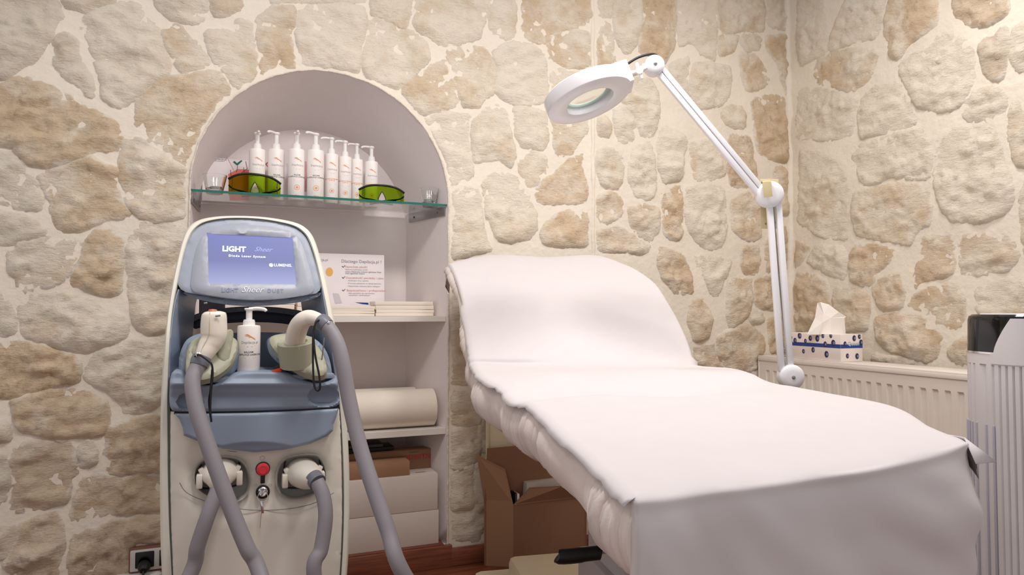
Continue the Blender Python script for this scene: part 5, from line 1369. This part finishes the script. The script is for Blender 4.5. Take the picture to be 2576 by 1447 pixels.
# ------------------------------------------------------------ radiator
RF = .25; P0 = COR+RN*RF
def rp3(px, py): return on_plane(px, py, P0, RN)
ru = lambda p: (p-COR).dot(RD)
tl_ = rp3(1908, 899); RZ1 = tl_.z; uL = ru(tl_)
u1_, u2_ = ru(rp3(2026, 945)), ru(rp3(2451, 995)); gs = (u2_-u1_)/16; zs = rp3(2240, 972).z
uR = uL+1.25; RZ0 = .09
def RPt(u, dpt_, z): return COR+RD*u+RN*dpt_+Vector((0, 0, z))
rad = thing('radiator', RPt((uL+uR)/2, RF-.06, RZ0), 'white panel radiator with vertical grooves on the right stone wall', 'radiator')
RW = mat('radiator_enamel', (230, 222, 213), .35)
print('RAD', uL, DL, [(p-DP).dot(-DN) for p in (RPt(uL, RF, 0), RPt(uL, .09, 0))])
us = [uL+.004]; k0 = u1_-5*gs
g = k0
prof_u = []
while g < uR-.03:
    if g > uL+.03: prof_u += [(g-gs*.27, 0), (g-gs*.20, -.007), (g+gs*.20, -.007), (g+gs*.27, 0)]
    g += gs
prof_u = [(uL+.004, 0)]+prof_u+[(uR-.004, 0)]
zr = [(RZ1-.002, 0), (zs+.008, 0), (zs, 1), (RZ0+.03, 1), (RZ0+.02, 0), (RZ0, 0)]
vs = []; fs = []
for z, kk_ in zr:
    for u, d in prof_u: vs.append(RPt(u, RF+d*kk_, z))
m_ = len(prof_u)
for i in range(len(zr)-1):
    for j in range(m_-1): fs.append((i*m_+j, i*m_+j+1, (i+1)*m_+j+1, (i+1)*m_+j))
pydata('front_panel', vs, fs, RW, rad)
MRr = Matrix((RD, RN, Vector((0, 0, 1)))).transposed()
box('rear_panel', RPt((uL+uR)/2, RF-.12, (RZ0+RZ1)/2), (uR-uL-.02, .02, RZ1-RZ0-.03), RW, rad, MRr, .003)
box('top_grille', RPt((uL+uR)/2, RF-.0775, RZ1+.004), (uR-uL, .16, .010), RW, rad, MRr, .003)
box('top_lip', RPt((uL+uR)/2, RF+.002, RZ1-.006), (uR-uL, .004, .016), RW, rad, MRr, .001)
for u in (uL+.002, uR-.002): box('side_cover', RPt(u, RF-.0775, (RZ0+RZ1)/2), (.006, .16, RZ1-RZ0+.006), RW, rad, MRr, .002)
TZ = RZ1+.0095
# red clip on the radiator
q = RPt(ru(on_plane(2457, 930, COR+RN*.19, RN)), .19, TZ)
t = thing('red_clip', q, 'small red plastic object on the radiator top beside the purifier', 'clip')
box('clip_body', q+Vector((0, 0, .008)), (.03, .02, .014), RED, t, MRr, .003)
box('clip_jaw', q+Vector((0, -.02, .006)), (.012, .03, .008), RED, t, MRr, .002)
# ------------------------------------------------------------ tissue box
cF = on_plane(2115, 905, P0-RN*.006, RN); uF = ru(cF)
uB = ru(on_plane(1978, 890, P0-RN*.006, RN)); hT = on_plane(2115, 842, P0-RN*.006, RN).z-TZ; wT = .115
tb = thing('tissue_box', RPt((uF+uB)/2, RF-.006-wT/2, TZ), 'white tissue box with blue band and dark dots, on the radiator', 'tissue box')
CW = mat('printed_box_card', (238, 228, 222), .5)
uc = (uF+uB)/2; lenT = abs(uF-uB); d0 = RF-.006
box('carton', RPt(uc, d0-wT/2, TZ+hT/2), (lenT, wT, hT), CW, tb, MRr, .0015)
NAVY = mat('navy_print', (36, 66, 140), .5); DOT = mat('dark_dot_print', (52, 50, 92), .5); DOT2 = mat('light_dot_print', (140, 138, 176), .5)
def quad_on(name, face, a, b, z0, z1, m, o_=.0006):
    if face == 'long': P = [RPt(u, d0+o_, z) for u, z in ((a, z0), (b, z0), (b, z1), (a, z1))]
    else: P = [RPt(uF+o_, d, z) for d, z in ((a, z0), (b, z0), (b, z1), (a, z1))]
    return pydata(name, P, [(0, 1, 2, 3)], m, tb)
quad_on('printed_band', 'long', uB, uF, TZ+hT*.50, TZ+hT*.64, NAVY)
quad_on('printed_band', 'short', d0, d0-wT, TZ+hT*.50, TZ+hT*.64, NAVY)
text('lettering', 'Queen', RPt(uF+.001, d0-wT*.58, TZ+hT*.66), RN*-1, (0, 0, 1), .022, mat('pale_blue_ink', (190, 206, 226), .5), tb, extrude=0, bold=.0006)
text('lettering', 'Queen', RPt(uB+.02, d0+.001, TZ+hT*.66), RD, (0, 0, 1), .020, mat('pale_blue_ink', (190, 206, 226), .5), tb, extrude=0)
bmx = [(.10, .80), (.18, .70), (.27, .90), (.38, .70), (.47, .82), (.60, .82), (.70, .93), (.74, .62), (.88, .68), (.34, .30), (.52, .38), (.76, .25), (.84, .95)]
def dot(face, a, b, r):
    for rr_, m, oo in ((r, DOT, .0009), (r*.45, DOT2, .0012)):
        P = []
        for k in range(16):
            an = 2*PI*k/16; x = math.cos(an)*rr_*.8+(r*.3 if rr_ < r else 0); z = math.sin(an)*rr_
            z = max(TZ+.001, min(TZ+hT-.001, TZ+b*hT+z))
            P.append(RPt(uB+a*(uF-uB)+x, d0+oo, z) if face == 'long' else RPt(uF+oo, d0-a*wT-x, z))
        pydata('printed_dot', P, [tuple(range(16))], m, tb)
for k, (a, b) in enumerate(bmx): dot('long', a, b, .0095+.002*(k % 3))
for k, (a, b) in enumerate(((.2, .66), (.62, .86), (.86, .92), (.93, .7), (.3, .22), (.74, .2))): dot('short', a, b, .010+.002*(k % 2))
# the tissue
tc_ = RPt(uF-.11, d0-.055, TZ+hT); dT = (tc_-CAM).dot(FW)
tp = lambda x, y, o_=0: at_depth(x, y, dT+o_)
P = [tp(2030, 842), tp(2060, 842, -.03), tp(2090, 843, -.02), tp(2128, 843, .01), tp(2050, 800, .01), tp(2068, 812, -.03), tp(2090, 800, -.02), tp(2124, 800, .01), tp(2056, 762, .02), tp(2064, 760, .0), tp(2085, 766, .0), tp(2110, 785, .0), tp(2129, 797, .02), tp(2072, 790, -.02)]
fs = [(0, 1, 5, 4), (1, 2, 6, 5), (2, 3, 7, 6), (4, 5, 13, 8), (8, 13, 9), (9, 13, 10), (13, 5, 6), (13, 6, 11, 10), (6, 7, 12, 11)]
ts = pydata('tissue', P, fs, mat('soft_tissue', (246, 240, 232), .8, sheen=.3), tb, False)
sd = ts.modifiers.new('thickness', 'SOLIDIFY'); sd.thickness = .0012

# ------------------------------------------------------------ air purifier
pc = at_depth(2466, 900, 1.42)+Vector((.158, -.04, 0)); pc.z = 0
PHt = onY(2540, 792, pc.y-.05).z
ap_ = thing('air_purifier', pc, 'tall white air purifier with ribbed body and black glossy top, at right edge', 'air purifier')
APW = mat('purifier_white_plastic', (220, 216, 216), .35)
def sell(a, rx, ry, e=3.0): c, s = math.cos(a), math.sin(a); return (math.copysign(abs(c)**(2/e), c)*rx, math.copysign(abs(s)**(2/e), s)*ry)
NA = 240; RX, RY = .145, .105
def ring(z, sc=1.0, ribs=0.0):
    out = []
    for k in range(NA):
        a = 2*PI*k/NA; x, y = sell(a, RX*sc, RY*sc); r = 1-ribs*(1 if (k % 5) in (0,) else 0)
        out.append(pc+Matrix.Rotation(-.35, 3, 'Z') @ Vector((x*r, y*r, z)))
    return out
def loft(name, rings, m, par, cap0=True, cap1=True):
    vs = [v for r in rings for v in r]; n = NA; fs = []
    for i in range(len(rings)-1):
        for k in range(n): fs.append((i*n+k, i*n+(k+1) % n, (i+1)*n+(k+1) % n, (i+1)*n+k))
    if cap0: fs.append(tuple(range(n))[::-1])
    if cap1: fs.append(tuple(range((len(rings)-1)*n, len(rings)*n)))
    return autosmooth(pydata(name, vs, fs, m, par, True), 30)
zt = PHt
loft('ribbed_body', [ring(.02, .98), ring(.03, 1, .0), ring(.032, 1, .035), ring(zt-.105, 1, .035), ring(zt-.102, 1, 0), ring(zt-.080, 1, 0)], APW, ap_)
loft('foot_ring', [ring(0, .9), ring(.02, .92)], GREYD, ap_)
loft('silver_trim', [ring(zt-.081, 1.006), ring(zt-.077, 1.006)], CHROME, ap_)
loft('gloss_top', [ring(zt-.077, .995), ring(zt-.012, .985), ring(zt-.004, .97), ring(zt, .93), ring(zt, .6)], BLACKG, ap_)
loft('top_grille_plate', [ring(zt-.001, .84), ring(zt+.002, .82)], mat('silver_white_plate', (212, 210, 212), .3), ap_)
# white side shield that sweeps up over the gloss band
vs = []; fs = []; Rz = Matrix.Rotation(-.35, 3, 'Z')
ks = [k for k in range(NA)]
def az(k): return 2*PI*k/NA
sel = [az(124+i*1.0) for i in range(0, 60)]
for i, a in enumerate(sel):
    x, y = sell(a, RX*1.012, RY*1.012); top = zt-.078+.070*min(1, max(0, (i-2)/13))**.7
    for z in (zt-.10, top):
        vs.append(pc+Rz @ Vector((x, y, z)))
    for z in (top, zt-.10):
        vs.append(pc+Rz @ Vector((x*.985, y*.985, z)))
for i in range(len(sel)-1):
    for k in range(4): fs.append((i*4+k, i*4+(k+1) % 4, (i+1)*4+(k+1) % 4, (i+1)*4+k))
fs += [(0, 1, 2, 3), tuple(range(len(vs)-4, len(vs)))]
o = pydata('side_shield', vs, fs, APW, ap_); bm = bmesh.new(); bm.from_mesh(o.data); bmesh.ops.recalc_face_normals(bm, faces=bm.faces); bm.to_mesh(o.data); bm.free()
# darker intake slats low on the left flank
for k in range(8):
    a = 2.5+k*.11; x, y = sell(a, RX*1.004, RY*1.004)
    c = pc+Rz @ Vector((x, y, 0))
    box('intake_slat', Vector((c.x, c.y, (.05+zt-.225)/2)), (.0045, .0045, zt-.225-.05), mat('lilac_grey_slat', (172, 168, 180), .5), ap_, Rz, .001)

# ------------------------------------------------------------ sockets, plug and small container at lower left
s0 = onY(333, 1385, -.02); s1 = onY(412, 1372, -.02); s2 = onY(336, 1437, -.02)
t = thing('wall_socket', ((s0.x+s1.x)/2+.02, -.012, (s0.z+s2.z)/2), 'double power socket with black inserts low on the stone wall, left of the machine', 'socket')
cx = s0.x+.068; cz = (s0.z+s2.z)/2; hs_ = (s0.z-s2.z)
box('backing_frame', (cx, -.012, cz), (.155, .018, hs_+.014), mat('terracotta_frame', (128, 84, 66), .6), t, None, .003)
box('cover_frame', (cx, -.024, cz), (.146, .012, hs_), mat('grey_white_frame', (206, 202, 196), .4), t, None, .003)
for k in (-1, 1):
    b_ = box('socket_insert', (cx+k*.033, -.030, cz+.002), (.052, .006, hs_*.78), BLACK, t, None, .003)
    lathe('socket_well', [(.018, .0), (.018, .0015), (.015, .0015), (.014, -.0), (0, -.0)], (cx+k*.033, -.0335, cz-.004), (0, -1, 0), BLACKG, b_, 24)
t = thing('power_plug', (cx-.033, -.05, cz-.01), 'black power plug pushed into the left socket, its cable hanging down', 'plug')
lathe('plug_body', [(0, 0), (.017, 0), (.018, .012), (.014, .026), (.009, .032), (0, .032)], (cx-.033, -.0355, cz-.012), (0, -1, -.25), BLACK, t, 20)
tube('cable', smooth_path([(cx-.033, -.062, cz-.02), (cx-.032, -.075, cz-.04), (cx-.03, -.07, cz-.08), (cx-.02, -.06, .03), (cx+.06, -.05, .006), (cx+.2, -.06, .006)], 6), .0035, BLACK, t, 8)
q = at_depth(350, 1447, 2.15)
t = thing('plastic_tub', (q.x, q.y, 0), 'low white plastic tub on the floor below the wall socket', 'tub')
zt_ = onY(350, 1437, q.y).z
lathe('tub_body', [(0, 0), (.055, 0), (.062, .02), (.066, zt_-.02), (0, zt_-.02)], (q.x, q.y, .0005), (0, 0, 1), WHITE, t, 32)
lathe('tub_lid', [(0, zt_-.02), (.069, zt_-.02), (.069, zt_-.008), (.06, zt_), (0, zt_)], (q.x, q.y, .0005), (0, 0, 1), WHITE, t, 32)
